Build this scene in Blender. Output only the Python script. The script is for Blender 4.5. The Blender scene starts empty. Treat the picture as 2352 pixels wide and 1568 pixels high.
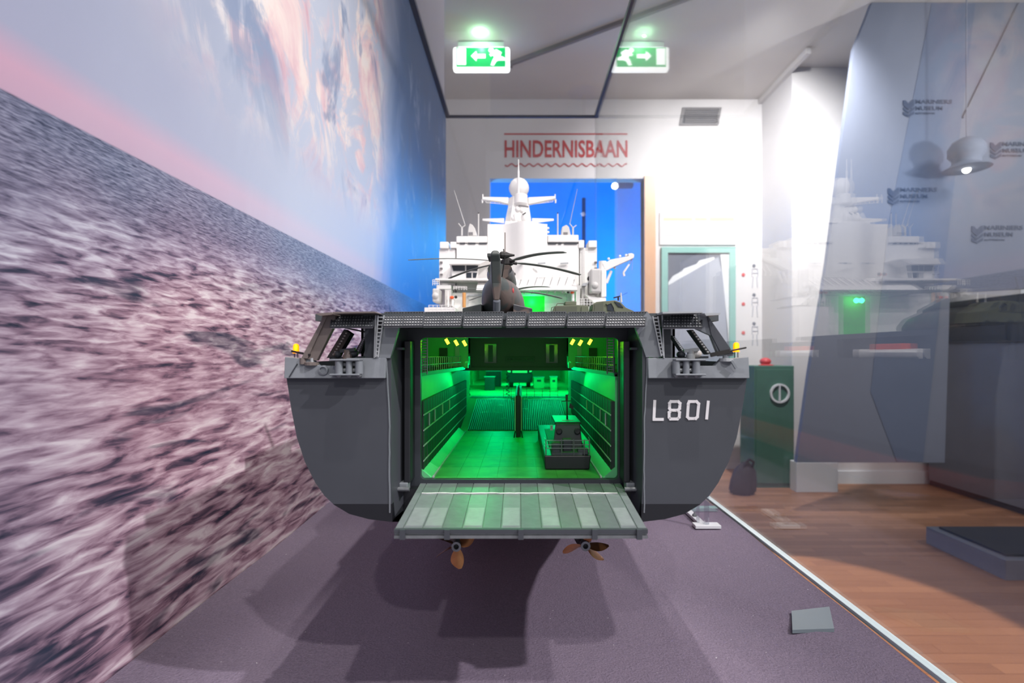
import bpy, bmesh, math, random
from mathutils import Vector, Matrix
random.seed(7)
S = bpy.context.scene
COL = S.collection
ZT0 = 4.65
ZC = 1.45            # camera height above the room floor
F = 1186.0           # focal length in pixels of a 2352 px wide frame
VX, VY = 1196.0, 812.0

# ------------------------------------------------------------------ camera
cam_d = bpy.data.cameras.new('camera')
cam = bpy.data.objects.new('camera', cam_d); COL.objects.link(cam)
cam.location = (0, 0, ZC); cam.rotation_euler = (math.radians(90), 0, 0)
cam_d.sensor_width = 36.0; cam_d.lens = F / 2352 * 36
cam_d.shift_x = (1176 - VX) / 2352; cam_d.shift_y = (VY - 784) / 2352
cam_d.clip_start = 0.01; cam_d.clip_end = 60
cam_d.dof.use_dof = True; cam_d.dof.focus_distance = 0.60; cam_d.dof.aperture_fstop = 7.0
S.camera = cam
S.view_settings.view_transform = 'Standard'; S.view_settings.look = 'None'
S.view_settings.gamma = 1.0; S.view_settings.use_curve_mapping = False
S.view_settings.exposure = 0.0

# ------------------------------------------------------------------ world and lights
W = bpy.data.worlds.new('world'); S.world = W; W.use_nodes = True
W.node_tree.nodes['Background'].inputs[0].default_value = (0.90, 0.92, 1.0, 1)
W.node_tree.nodes['Background'].inputs[1].default_value = 0.54

def lamp(name, kind, loc, power, color=(1, 1, 1), aim=None, **kw):
    l = bpy.data.lights.new(name, kind); l.energy = power; l.color = color
    for k, v in kw.items(): setattr(l, k, v)
    o = bpy.data.objects.new(name, l); COL.objects.link(o); o.location = loc
    if aim is not None:
        o.rotation_euler = (Vector(aim) - Vector(loc)).to_track_quat('-Z', 'Y').to_euler()
    return o
WARM = (1.0, 0.95, 0.90)
lamp('track_spot_right', 'SPOT', (0.93, -1.20, ZC + 2.31), 130, WARM, (-0.05, 0.75, ZC - 0.1), spot_size=math.radians(50), spot_blend=0.5, shadow_soft_size=0.03)
lamp('track_spot_centre', 'SPOT', (-0.10, -2.0, ZC + 2.07), 70, WARM, (0.0, 0.9, ZC), spot_size=math.radians(50), spot_blend=0.6, shadow_soft_size=0.03)
lamp('track_spot_side', 'SPOT', (1.85, -0.41, ZC + 1.95), 330, (1.0, 0.92, 0.95), (-0.4, 0.95, ZC - 0.08), spot_size=math.radians(52), spot_blend=1.0, shadow_soft_size=0.03)
lamp('track_spot_bridge', 'SPOT', (0.4, -0.35, ZC + 2.9), 235, WARM, (-0.02, 1.3, ZC + 0.15), spot_size=math.radians(34), spot_blend=0.7, shadow_soft_size=0.04)
lamp('track_spot_stern', 'SPOT', (0.22, -0.06, ZC + 2.9), 150, WARM, (0.0, 0.42, ZC - 0.06), spot_size=math.radians(13), spot_blend=0.6, shadow_soft_size=0.02)
lamp('wall_washer', 'SPOT', (2.35, 4.2, ZC + 3.05), 900, (1, 0.98, 0.97), (2.5, 6.5, ZC + 1.1), spot_size=math.radians(110), spot_blend=1.0, shadow_soft_size=0.05)
lamp('floor_spot', 'SPOT', (1.15, 2.5, ZC + 3.0), 900, (1, 0.84, 0.68), (1.62, 2.75, 0), spot_size=math.radians(26), spot_blend=0.12, shadow_soft_size=0.04)
lamp('room_fill', 'SPOT', (4.6, 1.6, ZC + 2.9), 330, (1, 0.97, 0.95), (3.3, 5.4, ZC + 0.6), spot_size=math.radians(80), spot_blend=0.8, shadow_soft_size=0.45)  # unseen lamp added to brighten the right side of the room
lamp('ceiling_fill', 'SPOT', (4.6, 2.2, ZC + 1.2), 260, (1, 0.98, 0.96), (1.8, 4.6, ZT0), spot_size=math.radians(110), spot_blend=1.0, shadow_soft_size=0.1)  # unseen lamp added to brighten the ceiling
lamp('blue_spill_fill', 'SPOT', (0.55, 5.4, ZC + 1.2), 260, (0.04, 0.44, 1.0), (-0.40, 2.45, ZC + 0.22), spot_size=math.radians(24), spot_blend=0.9, shadow_soft_size=0.05)  # added lamp, stands in for blue light leaking from the doorway room
lamp('blue_room_light', 'POINT', (2.4, 7.5, ZC + 1.3), 115, (0.04, 0.52, 1.0), shadow_soft_size=0.1)
lamp('blue_room_light_left', 'POINT', (-0.9, 7.5, ZC + 1.3), 75, (0.04, 0.52, 1.0), shadow_soft_size=0.1)

# ------------------------------------------------------------------ helpers
def P(px, py, d):
    return Vector(((px - VX) * d / F, d, ZC + (VY - py) * d / F))
def X(px, d): return (px - VX) * d / F
def Z(py, d): return ZC + (VY - py) * d / F
def lin(c):
    out = []
    for v in c[:3]:
        v = v / 255.0
        out.append(v / 12.92 if v <= 0.04045 else ((v + 0.055) / 1.055) ** 2.4)
    return (*out, 1.0)

class NB:
    def __init__(self, name):
        self.m = bpy.data.materials.new(name); self.m.use_nodes = True
        self.t = self.m.node_tree; self.t.nodes.clear()
        self.out = self.t.nodes.new('ShaderNodeOutputMaterial')
    def n(self, kind, **kw):
        nd = self.t.nodes.new(kind)
        for k, v in kw.items(): setattr(nd, k, v)
        return nd
    def link(self, a, b): self.t.links.new(a, b)
    def set(self, sock, v):
        if isinstance(v, bpy.types.NodeSocket): self.link(v, sock)
        else: sock.default_value = v
    def math(self, op, a, b=0.0, c=None, clamp=False):
        nd = self.n('ShaderNodeMath', operation=op, use_clamp=clamp)
        self.set(nd.inputs[0], a); self.set(nd.inputs[1], b)
        if c is not None: self.set(nd.inputs[2], c)
        return nd.outputs[0]
    def mix(self, f, a, b, blend='MIX'):
        nd = self.n('ShaderNodeMix', data_type='RGBA', blend_type=blend)
        self.set(nd.inputs[0], f); self.set(nd.inputs[6], a); self.set(nd.inputs[7], b)
        return nd.outputs[2]
    def step(self, v, lo, hi):
        nd = self.n('ShaderNodeMapRange', interpolation_type='SMOOTHSTEP')
        self.set(nd.inputs[0], v); nd.inputs[1].default_value = lo; nd.inputs[2].default_value = hi
        return nd.outputs[0]
    def noise(self, vec, scale, detail=4, rough=0.55, dist=0.0):
        nd = self.n('ShaderNodeTexNoise')
        if vec is not None: self.link(vec, nd.inputs['Vector'])
        nd.inputs['Scale'].default_value = scale; nd.inputs['Detail'].default_value = detail
        nd.inputs['Roughness'].default_value = rough; nd.inputs['Distortion'].default_value = dist
        return nd.outputs[0]
    def comb(self, x, y, z=0.0):
        nd = self.n('ShaderNodeCombineXYZ')
        self.set(nd.inputs[0], x); self.set(nd.inputs[1], y); self.set(nd.inputs[2], z)
        return nd.outputs[0]
    def ramp(self, v, stops):
        nd = self.n('ShaderNodeValToRGB'); e = nd.color_ramp.elements
        while len(e) < len(stops): e.new(0.5)
        for el, (p, c) in zip(e, stops): el.position = p; el.color = lin(c)
        self.set(nd.inputs[0], v); return nd.outputs[0]
    def coord(self, kind='Object'):
        return self.n('ShaderNodeTexCoord').outputs[kind]
    def sep(self, v):
        nd = self.n('ShaderNodeSeparateXYZ'); self.link(v, nd.inputs[0]); return nd.outputs
    def bsdf(self, color, rough=0.5, metal=0.0, bump=None, bstr=0.2, bdist=0.002, emit=None, estr=0.0, spec=0.5):
        b = self.n('ShaderNodeBsdfPrincipled')
        self.set(b.inputs['Base Color'], color); self.set(b.inputs['Roughness'], rough)
        b.inputs['Metallic'].default_value = metal
        b.inputs['Specular IOR Level'].default_value = spec
        if emit is not None:
            self.set(b.inputs['Emission Color'], emit); b.inputs['Emission Strength'].default_value = estr
        if bump is not None:
            bn = self.n('ShaderNodeBump'); bn.inputs['Strength'].default_value = bstr; bn.inputs['Distance'].default_value = bdist
            self.link(bump, bn.inputs['Height']); self.link(bn.outputs[0], b.inputs['Normal'])
        self.link(b.outputs[0], self.out.inputs[0]); return b

def paint(name, rgb, rough=0.5, metal=0.0, var=0.12, scale=40, bstr=0.1, bd=0.0006, spec=0.5):
    """plain painted surface: colour with slight mottling and fine relief"""
    k = NB(name); co = k.coord()
    n = k.noise(co, scale, 5)
    lo = tuple(max(0, c * (1 - var)) for c in rgb); hi = tuple(min(255, c * (1 + var)) for c in rgb)
    c = k.mix(n, lin(lo), lin(hi))
    k.bsdf(c, rough, metal, n, bstr, bd, spec=spec); return k.m
def glow(name, rgb, strength):
    k = NB(name); n = k.noise(k.coord(), 30, 2)
    c = k.mix(n, lin(rgb), lin(tuple(min(255, v * 1.04) for v in rgb)))
    k.bsdf(c, 0.4, emit=c, estr=strength); return k.m
def glass(name, tint=(0.93, 0.95, 0.95), boost=1.0, rough=0.0, graz=0.96):
    """thin clear pane: straight-through light plus Schlick reflection"""
    k = NB(name)
    lw = k.n('ShaderNodeLayerWeight'); lw.inputs[0].default_value = 0.5
    g = k.n('ShaderNodeNewGeometry')
    dot = k.n('ShaderNodeVectorMath', operation='DOT_PRODUCT'); k.link(g.outputs['Normal'], dot.inputs[0]); k.link(g.outputs['Incoming'], dot.inputs[1])
    f = k.math('SUBTRACT', 1.0, k.math('ABSOLUTE', dot.outputs['Value']), clamp=True)
    r = k.math('MULTIPLY_ADD', k.math('POWER', f, 5.0), graz, 0.04 * boost, clamp=True)
    tr = k.n('ShaderNodeBsdfTransparent'); tr.inputs[0].default_value = (*tint, 1)
    gl = k.n('ShaderNodeBsdfGlossy'); gl.inputs['Roughness'].default_value = rough; gl.inputs[0].default_value = (1, 1, 1, 1)
    mx = k.n('ShaderNodeMixShader'); k.link(r, mx.inputs[0]); k.link(tr.outputs[0], mx.inputs[1]); k.link(gl.outputs[0], mx.inputs[2])
    k.link(mx.outputs[0], k.out.inputs[0]); return k.m

class MB:
    """collects shapes in world space, then links them as ONE mesh object"""
    def __init__(self): self.v = []; self.f = []
    def add(self, vs, fs):
        o = len(self.v); self.v += [Vector(p) for p in vs]; self.f += [[i + o for i in f] for f in fs]; return self
    def box(self, x0, x1, y0, y1, z0, z1):
        vs = [(x, y, z) for z in (z0, z1) for y in (y0, y1) for x in (x0, x1)]
        return self.add(vs, [[0, 2, 3, 1], [4, 5, 7, 6], [0, 1, 5, 4], [2, 6, 7, 3], [0, 4, 6, 2], [1, 3, 7, 5]])
    def pbox(self, px0, py0, px1, py1, d0, d1):
        a = P(px0, py1, d0); b = P(px1, py0, d0)
        return self.box(a.x, b.x, d0, d1, a.z, b.z)
    def ext(self, pts, vec):
        n = len(pts); vec = Vector(vec); pts = [Vector(p) for p in pts]
        vs = pts + [p + vec for p in pts]
        return self.add(vs, [list(range(n))[::-1], list(range(n, 2 * n))] + [[i, (i + 1) % n, n + (i + 1) % n, n + i] for i in range(n)])
    def pext(self, pxs, d0, d1):
        return self.ext([P(x, y, d0) for x, y in pxs], (0, d1 - d0, 0))
    def loft(self, rings, caps=True, closed=True):
        n = len(rings[0]); o = len(self.v)
        vs = [p for r in rings for p in r]; fs = []
        m = n if closed else n - 1
        for j in range(len(rings) - 1):
            for i in range(m):
                fs.append([j * n + i, j * n + (i + 1) % n, (j + 1) * n + (i + 1) % n, (j + 1) * n + i])
        if caps: fs += [list(range(n))[::-1], [(len(rings) - 1) * n + i for i in range(n)]]
        return self.add(vs, fs)
    def tube(self, p, q, r, r2=None, n=8):
        p = Vector(p); q = Vector(q); d = (q - p)
        if d.length < 1e-9: return self
        d.normalize(); u = d.orthogonal().normalized(); w = d.cross(u)
        r2 = r if r2 is None else r2
        ring = lambda c, rr: [c + (u * math.cos(2 * math.pi * i / n) + w * math.sin(2 * math.pi * i / n)) * rr for i in range(n)]
        return self.loft([ring(p, r), ring(q, r2)])
    def path(self, pts, r, n=6):
        for a, b in zip(pts, pts[1:]): self.tube(a, b, r, n=n)
        return self
    def bar(self, p, q, w, h, up=(0, 0, 1)):
        p = Vector(p); q = Vector(q); d = (q - p).normalized(); up = Vector(up)
        s = d.cross(up)
        if s.length < 1e-6: s = d.orthogonal()
        s.normalize(); u = s.cross(d)
        ring = lambda c: [c - s * w / 2 - u * h / 2, c + s * w / 2 - u * h / 2, c + s * w / 2 + u * h / 2, c - s * w / 2 + u * h / 2]
        return self.loft([ring(p), ring(q)])
    def lathe(self, c, axis, prof, n=16):
        c = Vector(c); d = Vector(axis).normalized(); u = d.orthogonal().normalized(); w = d.cross(u)
        return self.loft([[c + d * h + (u * math.cos(2 * math.pi * i / n) + w * math.sin(2 * math.pi * i / n)) * max(r, 1e-5) for i in range(n)] for r, h in prof])
    def ball(self, c, r, sx=1, sy=1, sz=1, n=16, m=10):
        c = Vector(c); rings = []
        for j in range(m + 1):
            a = math.pi * j / m; rr = max(math.sin(a), 1e-3)
            rings.append([c + Vector((r * sx * rr * math.cos(2 * math.pi * i / n), r * sy * rr * math.sin(2 * math.pi * i / n), -r * sz * math.cos(a))) for i in range(n)])
        return self.loft(rings)
    def ring_plate(self, outer, inner, vec):
        """polygon with a hole, same number of points in both outlines"""
        n = len(outer); vec = Vector(vec); o = [Vector(p) for p in outer]; i_ = [Vector(p) for p in inner]
        vs = o + i_ + [p + vec for p in o] + [p + vec for p in i_]; fs = []
        for k in range(n):
            j = (k + 1) % n
            fs += [[k, j, n + j, n + k], [2 * n + k, 3 * n + k, 3 * n + j, 2 * n + j], [k, 2 * n + k, 2 * n + j, j], [n + k, n + j, 3 * n + j, 3 * n + k]]
        return self.add(vs, fs)
    def build(self, name, mat, parent=None, smooth=False, bevel=0.0, seg=2):
        root = parent
        while root is not None and root.parent is not None: root = root.parent
        off = Vector(root.get('_o', (0, 0, 0))) if root is not None else Vector((0, 0, 0))
        me = bpy.data.meshes.new(name)
        me.from_pydata([p - off for p in self.v], [], self.f); me.validate()
        bm = bmesh.new(); bm.from_mesh(me)
        bmesh.ops.recalc_face_normals(bm, faces=bm.faces)
        if bevel > 0:
            es = [e for e in bm.edges if len(e.link_faces) == 2 and e.calc_face_angle(0) > 0.5]
            if es: bmesh.ops.bevel(bm, geom=es, offset=bevel, segments=seg, affect='EDGES', profile=0.5, clamp_overlap=True)
        bm.to_mesh(me); bm.free()
        if smooth:
            me.polygons.foreach_set('use_smooth', [True] * len(me.polygons))
            try: me.set_sharp_from_angle(angle=math.radians(38))
            except Exception: pass
        me.materials.append(mat)
        o = bpy.data.objects.new(name, me); COL.objects.link(o)
        if parent is not None: o.parent = parent
        return o

def tag(o, label=None, cat=None, group=None, kind=None):
    if label: o['label'] = label
    if cat: o['category'] = cat
    if group: o['group'] = group
    if kind: o['kind'] = kind
    return o
def thing(name, label, cat, loc, group=None):
    o = bpy.data.objects.new(name, None); COL.objects.link(o); o.location = loc; o.empty_display_size = 0.02
    o['_o'] = tuple(loc); return tag(o, label, cat, group)
def copy_tree(o, parent=None):
    c = o.copy(); COL.objects.link(c); c.parent = parent
    for ch in list(o.children): copy_tree(ch, c)
    return c
def text_mesh(name, body, mat, parent, origin, width, height, depth=0.001, sq=None, align='LEFT'):
    """lettering that faces the viewer side (-Y), fitted into width x height"""
    cu = bpy.data.curves.new(name, 'FONT'); cu.body = body; cu.size = 1; cu.extrude = 0.0
    cu.offset = 0.018
    if sq: cu.space_character = sq
    cu.resolution_u = 3
    tmp = bpy.data.objects.new(name, cu); COL.objects.link(tmp)
    dg = bpy.context.evaluated_depsgraph_get(); dg.update()
    me0 = bpy.data.meshes.new_from_object(tmp.evaluated_get(dg))
    bpy.data.objects.remove(tmp)
    xs = [v.co.x for v in me0.vertices]; ys = [v.co.y for v in me0.vertices]
    x0, x1, y0, y1 = min(xs), max(xs), min(ys), max(ys)
    m = MB(); o = Vector(origin)
    m.v = [o + Vector(((v.co.x - x0) / (x1 - x0) * width, 0, (v.co.y - y0) / (y1 - y0) * height)) for v in me0.vertices]
    n = len(m.v); fs = [list(p.vertices) for p in me0.polygons]
    ed = {}
    for f in fs:
        for a, b in zip(f, f[1:] + f[:1]): ed[(a, b)] = 1
    m.v += [p + Vector((0, depth, 0)) for p in m.v[:n]]
    m.f = fs + [[i + n for i in f[::-1]] for f in fs] + [[a, b, b + n, a + n] for (a, b) in ed if (b, a) not in ed]
    bpy.data.meshes.remove(me0)
    return m.build(name, mat, parent)

# ------------------------------------------------------------------ materials
M = {}
M['hull'] = paint('hull_grey', (66, 69, 76), 0.55, var=0.06, scale=25)
M['hull_light'] = paint('bulwark_grey', (122, 127, 133), 0.45, var=0.10, scale=60, bstr=0.35)
M['dark'] = paint('dark_grey_paint', (50, 54, 61), 0.5, var=0.1)
M['black'] = paint('boot_black', (26, 27, 33), 0.45, var=0.1)
M['red'] = paint('antifouling_red', (150, 62, 52), 0.5, var=0.08)
M['white'] = paint('ship_white', (238, 236, 233), 0.5, var=0.02, scale=30)
M['offwhite'] = paint('box_offwhite', (205, 203, 200), 0.5, var=0.03)
M['deck'] = paint('deck_grey', (70, 76, 80), 0.7, var=0.1)
M['net'] = paint('net_dark', (58, 61, 66), 0.5, var=0.1)
M['netplate'] = paint('net_plate', (206, 208, 212), 0.5, var=0.15, scale=200)
M['brown'] = paint('brown_grey_strut', (112, 102, 98), 0.55, var=0.08)
M['steel'] = paint('worn_steel', (125, 128, 132), 0.35, metal=0.4, var=0.15, scale=150, bstr=0.4)
M['blade'] = paint('rotor_blade_grey', (132, 137, 132), 0.5, var=0.06)
M['ltgrey'] = paint('light_grey', (168, 172, 176), 0.5, var=0.06)
M['led'] = glow('amber_led', (255, 150, 4), 1.1)
M['ledy'] = glow('yellow_strip_led', (255, 190, 40), 6.0)
M['ledc'] = glow('cyan_led', (150, 255, 235), 9.0)
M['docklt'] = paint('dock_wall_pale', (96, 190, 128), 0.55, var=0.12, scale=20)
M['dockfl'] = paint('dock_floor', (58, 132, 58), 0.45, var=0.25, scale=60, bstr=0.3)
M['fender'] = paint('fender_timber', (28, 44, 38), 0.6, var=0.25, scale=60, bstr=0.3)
M['heli'] = None
M['olive'] = paint('truck_olive', (100, 105, 86), 0.6, var=0.08)
M['olive_dk'] = paint('truck_olive_dark', (84, 88, 74), 0.6, var=0.08)
M['gun'] = paint('gun_black', (48, 46, 46), 0.5, metal=0.3)
M['bronze'] = paint('propeller_bronze', (178, 124, 82), 0.28, metal=0.85, var=0.2, scale=90)
M['window'] = paint('dark_window', (48, 54, 62), 0.15, var=0.05)
M['orange'] = paint('orange_plastic', (240, 92, 40), 0.45, var=0.05)
M['wood'] = None
M['print_white'] = paint('painted_white_digits', (226, 224, 226), 0.5, var=0.04)
M['wallw'] = paint('white_wall', (205, 202, 203), 0.85, var=0.02, scale=3, bstr=0.05)
M['ceil'] = paint('ceiling_white', (196, 192, 190), 0.9, var=0.02, scale=2, bstr=0.05)
M['bluewall'] = paint('blue_room_wall', (60, 170, 245), 0.8, var=0.12, scale=1.2, bstr=0.0)
M['trim'] = paint('case_edge_grey', (110, 112, 120), 0.35, metal=0.5, var=0.05)
M['cyan_edge'] = paint('glass_edge_pale', (222, 240, 240), 0.25, var=0.03)
M['glass'] = glass('case_glass', (0.965, 0.975, 0.975), boost=2.5, graz=0.60)
M['glass_back'] = glass('case_glass_end', (0.92, 0.92, 0.93), boost=1.0, graz=0.4)
M['acrylic'] = glass('clear_acrylic', (0.86, 0.88, 0.90), boost=5.0, rough=0.05)
M['teal'] = paint('teal_frame', (128, 176, 168), 0.6, var=0.05)
M['greenbox'] = paint('green_cabinet', (66, 106, 92), 0.6, var=0.08, scale=8)
M['slate'] = paint('slate_cabinet', (112, 116, 128), 0.6, var=0.05, scale=6)
M['slate_dk'] = paint('slate_dark', (62, 65, 74), 0.6, var=0.06, scale=6)
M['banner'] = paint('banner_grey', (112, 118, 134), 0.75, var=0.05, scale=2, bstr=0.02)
M['refl_band'] = paint('reflection_blue_grey', (94, 105, 128), 0.75, var=0.05, scale=2, bstr=0.02)
M['logo'] = paint('logo_slate', (48, 58, 82), 0.7, var=0.04)
M['redlet'] = paint('letter_red', (176, 66, 68), 0.7, var=0.04)
M['sign_green'] = glow('sign_green', (0, 172, 92), 1.3)
M['sign_white'] = glow('sign_white', (250, 255, 246), 2.0)
M['paleorange'] = paint('print_pale_orange', (240, 196, 160), 0.8, var=0.03)
M['plastic_red'] = paint('red_plastic', (196, 66, 70), 0.5, var=0.05)
M['bag'] = paint('black_bag', (44, 42, 48), 0.8, var=0.2, scale=20)
M['greyprint'] = paint('print_grey', (150, 155, 168), 0.7, var=0.05, scale=4)
M['greyprint_dk'] = paint('print_grey_dark', (92, 97, 110), 0.7, var=0.08, scale=4)
M['printwhite'] = paint('print_white', (214, 216, 220), 0.7, var=0.03)
M['vent'] = paint('vent_grey', (118, 116, 118), 0.6, var=0.05)
M['pole'] = paint('pole_navy', (20, 50, 90), 0.6)
M['green_emit'] = glow('hangar_green', (10, 210, 70), 0.0)
M['bulb'] = glow('lamp_white', (255, 250, 240), 8.0)

def heli_mat():
    k = NB('helicopter_camouflage'); co = k.coord()
    n = k.noise(co, 26, 2, 0.4)
    n2 = k.noise(co, 300, 4)
    c = k.ramp(n, [(0.0, (64, 70, 68)), (0.54, (72, 78, 76)), (0.57, (98, 84, 78)), (0.63, (100, 86, 80)), (0.66, (46, 48, 54))])
    k.bsdf(k.mix(k.math('MULTIPLY', n2, 0.3), c, lin((60, 60, 60))), 0.4); return k.m
M['heli'] = heli_mat()
def wood_mat(name, a, b, sx=1.0, sy=12.0, sz=12.0):
    k = NB(name); co = k.coord(); s = k.sep(co)
    v = k.comb(k.math('MULTIPLY', s[0], sx), k.math('MULTIPLY', s[1], sy), k.math('MULTIPLY', s[2], sz))
    n = k.noise(v, 4, 6, 0.6, 0.6)
    oi = k.n('ShaderNodeObjectInfo')
    f = k.math('ADD', k.math('MULTIPLY', n, 0.6), k.math('MULTIPLY', oi.outputs['Random'], 0.4))
    c = k.mix(f, lin(a), lin(b)); k.bsdf(c, 0.42, bump=n, bstr=0.05); return k.m
M['wood'] = wood_mat('pine_jamb', (176, 120, 84), (214, 166, 126), 12, 12, 1)
M['plank'] = wood_mat('oak_plank', (136, 92, 68), (182, 132, 100), 1.0, 14.0, 1.0)
M['woodpole'] = wood_mat('wood_dowel', (196, 128, 72), (228, 168, 104), 60, 60, 4)

def far_floor_mat():
    k = NB('oak_floor_far'); co = k.coord()
    br = k.n('ShaderNodeTexBrick'); k.link(co, br.inputs['Vector'])
    br.inputs['Color1'].default_value = lin((142, 98, 72)); br.inputs['Color2'].default_value = lin((178, 128, 98)); br.inputs['Mortar'].default_value = lin((104, 72, 54))
    br.inputs['Scale'].default_value = 1.0; br.inputs['Brick Width'].default_value = 0.62; br.inputs['Row Height'].default_value = 0.07; br.inputs['Mortar Size'].default_value = 0.002
    n = k.noise(co, 20, 5)
    k.bsdf(k.mix(k.math('MULTIPLY', n, 0.3), br.outputs[0], lin((120, 84, 62))), 0.42); return k.m
M['floor_far'] = far_floor_mat()
def felt_mat():
    k = NB('purple_grey_felt'); co = k.coord()
    n = k.noise(co, 420, 3, 0.7); n2 = k.noise(co, 60, 5, 0.6); n3 = k.noise(co, 3, 3)
    sp = k.step(k.noise(co, 260, 1, 0.4), 0.80, 0.83)
    c = k.mix(n, lin((84, 77, 92)), lin((158, 145, 162)))
    c = k.mix(k.math('MULTIPLY', n2, 0.35), c, lin((104, 100, 118)))
    c = k.mix(k.math('MULTIPLY', n3, 0.25), c, lin((146, 126, 146)))
    c = k.mix(sp, c, lin((190, 186, 190)))
    h = k.math('ADD', n, k.math('MULTIPLY', n2, 0.8))
    k.bsdf(c, 1.0, bump=h, bstr=0.6, bdist=0.003, spec=0.1); return k.m
M['felt'] = felt_mat()
def ridged(name, dark, light, axis, freq):
    k = NB(name); s = k.sep(k.coord())
    w = k.math('SINE', k.math('MULTIPLY', s[axis], freq)); w = k.math('MULTIPLY_ADD', w, 0.5, 0.5)
    n = k.noise(k.coord(), 50, 4)
    c = k.mix(w, lin(dark), lin(light)); c = k.mix(k.step(n, 0.62, 0.72), c, lin(tuple(v * 1.6 for v in light)))
    k.bsdf(c, 0.5, bump=w, bstr=0.5, bdist=0.001); return k.m
M['ridge'] = ridged('ridged_mat', (30, 42, 38), (72, 88, 80), 0, 2 * math.pi / 0.0032)

def mural_mat():
    k = NB('sea_sky_mural'); s = k.sep(k.coord())
    u = s[1]; v = k.math('SUBTRACT', s[2], ZC + 0.209)
    t = k.math('MAXIMUM', k.math('MULTIPLY', v, -1.0), 0.0)
    # --- sea: swell shrinking towards the printed horizon
    def wave(su, sv, off, det, rough, dist):
        return k.noise(k.comb(k.math('MULTIPLY', u, su), k.math('MULTIPLY', v, sv), off), 1.0, det, rough, dist)
    far_ = wave(80, 460, 1.1, 3, 0.5, 0.3); mid_ = wave(30, 165, 4.3, 4, 0.5, 0.45); near_ = wave(16, 92, 7.9, 5, 0.52, 0.55)
    fm_ = k.step(t, 0.015, 0.11); fn_ = k.step(t, 0.12, 0.36)
    lerp = lambda f, a, b: k.math('ADD', k.math('MULTIPLY', a, k.math('SUBTRACT', 1.0, f)), k.math('MULTIPLY', b, f))
    h = lerp(fn_, lerp(fm_, far_, mid_), near_)
    big = wave(3.6, 19, 2.2, 3, 0.5, 0.4)
    h = k.math('MULTIPLY_ADD', k.math('SUBTRACT', big, 0.5), 0.40, h)
    h = k.math('MULTIPLY_ADD', k.math('SUBTRACT', h, 0.5), k.math('MULTIPLY_ADD', fm_, 0.55, 0.5), k.math('MULTIPLY_ADD', k.step(u, 0.35, 0.95), 0.06, 0.475))
    cool = k.ramp(h, [(0.26, (40, 50, 68)), (0.38, (72, 78, 100)), (0.48, (112, 117, 140)), (0.60, (150, 155, 176)), (0.74, (190, 195, 210))])
    pink = k.ramp(h, [(0.24, (42, 50, 68)), (0.35, (100, 80, 98)), (0.44, (166, 128, 144)), (0.56, (214, 182, 194)), (0.70, (248, 232, 234))])
    blue = k.ramp(h, [(0.35, (18, 84, 170)), (0.62, (66, 150, 226))])  # far-end blue: partly print, partly blue light spill put into the colour
    pk = k.math('MULTIPLY', k.step(u, 0.12, 0.72), k.step(t, 0.0, 0.20))
    pk = k.math('MULTIPLY_ADD', k.math('SUBTRACT', k.noise(k.comb(u, v), 2.2, 3), 0.5), 0.9, pk, clamp=True)
    sea = k.mix(pk, cool, pink)
    trough = k.math('MULTIPLY', k.step(wave(5.0, 26, 11.3, 3, 0.5, 0.8), 0.60, 0.70), k.math('MULTIPLY_ADD', h, -1.2, 1.35, clamp=True))
    sea = k.mix(k.math('MULTIPLY', trough, k.step(t, 0.06, 0.16)), sea, lin((50, 60, 80)))
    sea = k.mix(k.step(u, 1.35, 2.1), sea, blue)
    # --- sky
    vv = k.math('MAXIMUM', v, 0.0)
    cu = k.comb(k.math('MULTIPLY', u, 1.5), k.math('MULTIPLY', v, 1.1))
    soft = k.noise(cu, 2.2, 5, 0.55, 0.8)
    base = k.ramp(k.math('MULTIPLY', vv, 2.0), [(0.0, (198, 166, 186)), (0.05, (206, 168, 188)), (0.11, (168, 172, 194)), (0.40, (158, 167, 188)), (0.9, (148, 158, 178))])
    bright = k.step(k.math('ADD', u, k.math('MULTIPLY', soft, 0.35)), 0.55, 1.25)
    base = k.mix(k.math('MULTIPLY', bright, 0.6), base, lin((216, 224, 236)))
    dia = k.math('SUBTRACT', v, k.math('MULTIPLY', k.math('SUBTRACT', u, 0.70), 0.42))      # a bank of cloud that climbs to the right
    band = k.math('MULTIPLY', k.step(u, 0.45, 0.80), k.math('SUBTRACT', 1.0, k.step(u, 1.45, 1.62)))
    bank = k.math('MULTIPLY', band, k.step(v, 0.08, 0.30))
    cn = k.noise(k.comb(k.math('MULTIPLY', u, 2.6), k.math('MULTIPLY', v, 2.2), 1.3), 2.4, 7, 0.62, 1.2)
    cf = k.math('MULTIPLY', k.step(cn, 0.42, 0.56), bank)
    ccol = k.ramp(k.noise(k.comb(k.math('MULTIPLY', u, 3.0), k.math('MULTIPLY', v, 2.0), 5.1), 2.6, 5, 0.6, 0.8),
                  [(0.30, (206, 168, 182)), (0.45, (232, 204, 204)), (0.55, (240, 226, 218)), (0.68, (234, 232, 230))])
    sky = k.mix(cf, base, ccol)
    dk = k.math('MULTIPLY', k.step(k.noise(k.comb(k.math('MULTIPLY', u, 2.4), k.math('MULTIPLY', v, 1.6), 9.2), 2.6, 4, 0.6, 0.6), 0.56, 0.66), bank)
    sky = k.mix(k.math('MULTIPLY', dk, 0.75), sky, lin((128, 146, 176)))
    endc = k.ramp(k.math('MULTIPLY_ADD', vv, 0.9, k.math('MULTIPLY_ADD', soft, 0.5, -0.25)), [(0.0, (50, 140, 236)), (0.25, (84, 150, 226)), (0.55, (110, 144, 190)), (0.9, (112, 134, 166))])  # blue end of the sky print also carries blue light spill
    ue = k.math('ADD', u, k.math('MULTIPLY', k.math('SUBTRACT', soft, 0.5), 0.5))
    sky = k.mix(k.step(ue, 1.38, 1.85), sky, endc)
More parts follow.
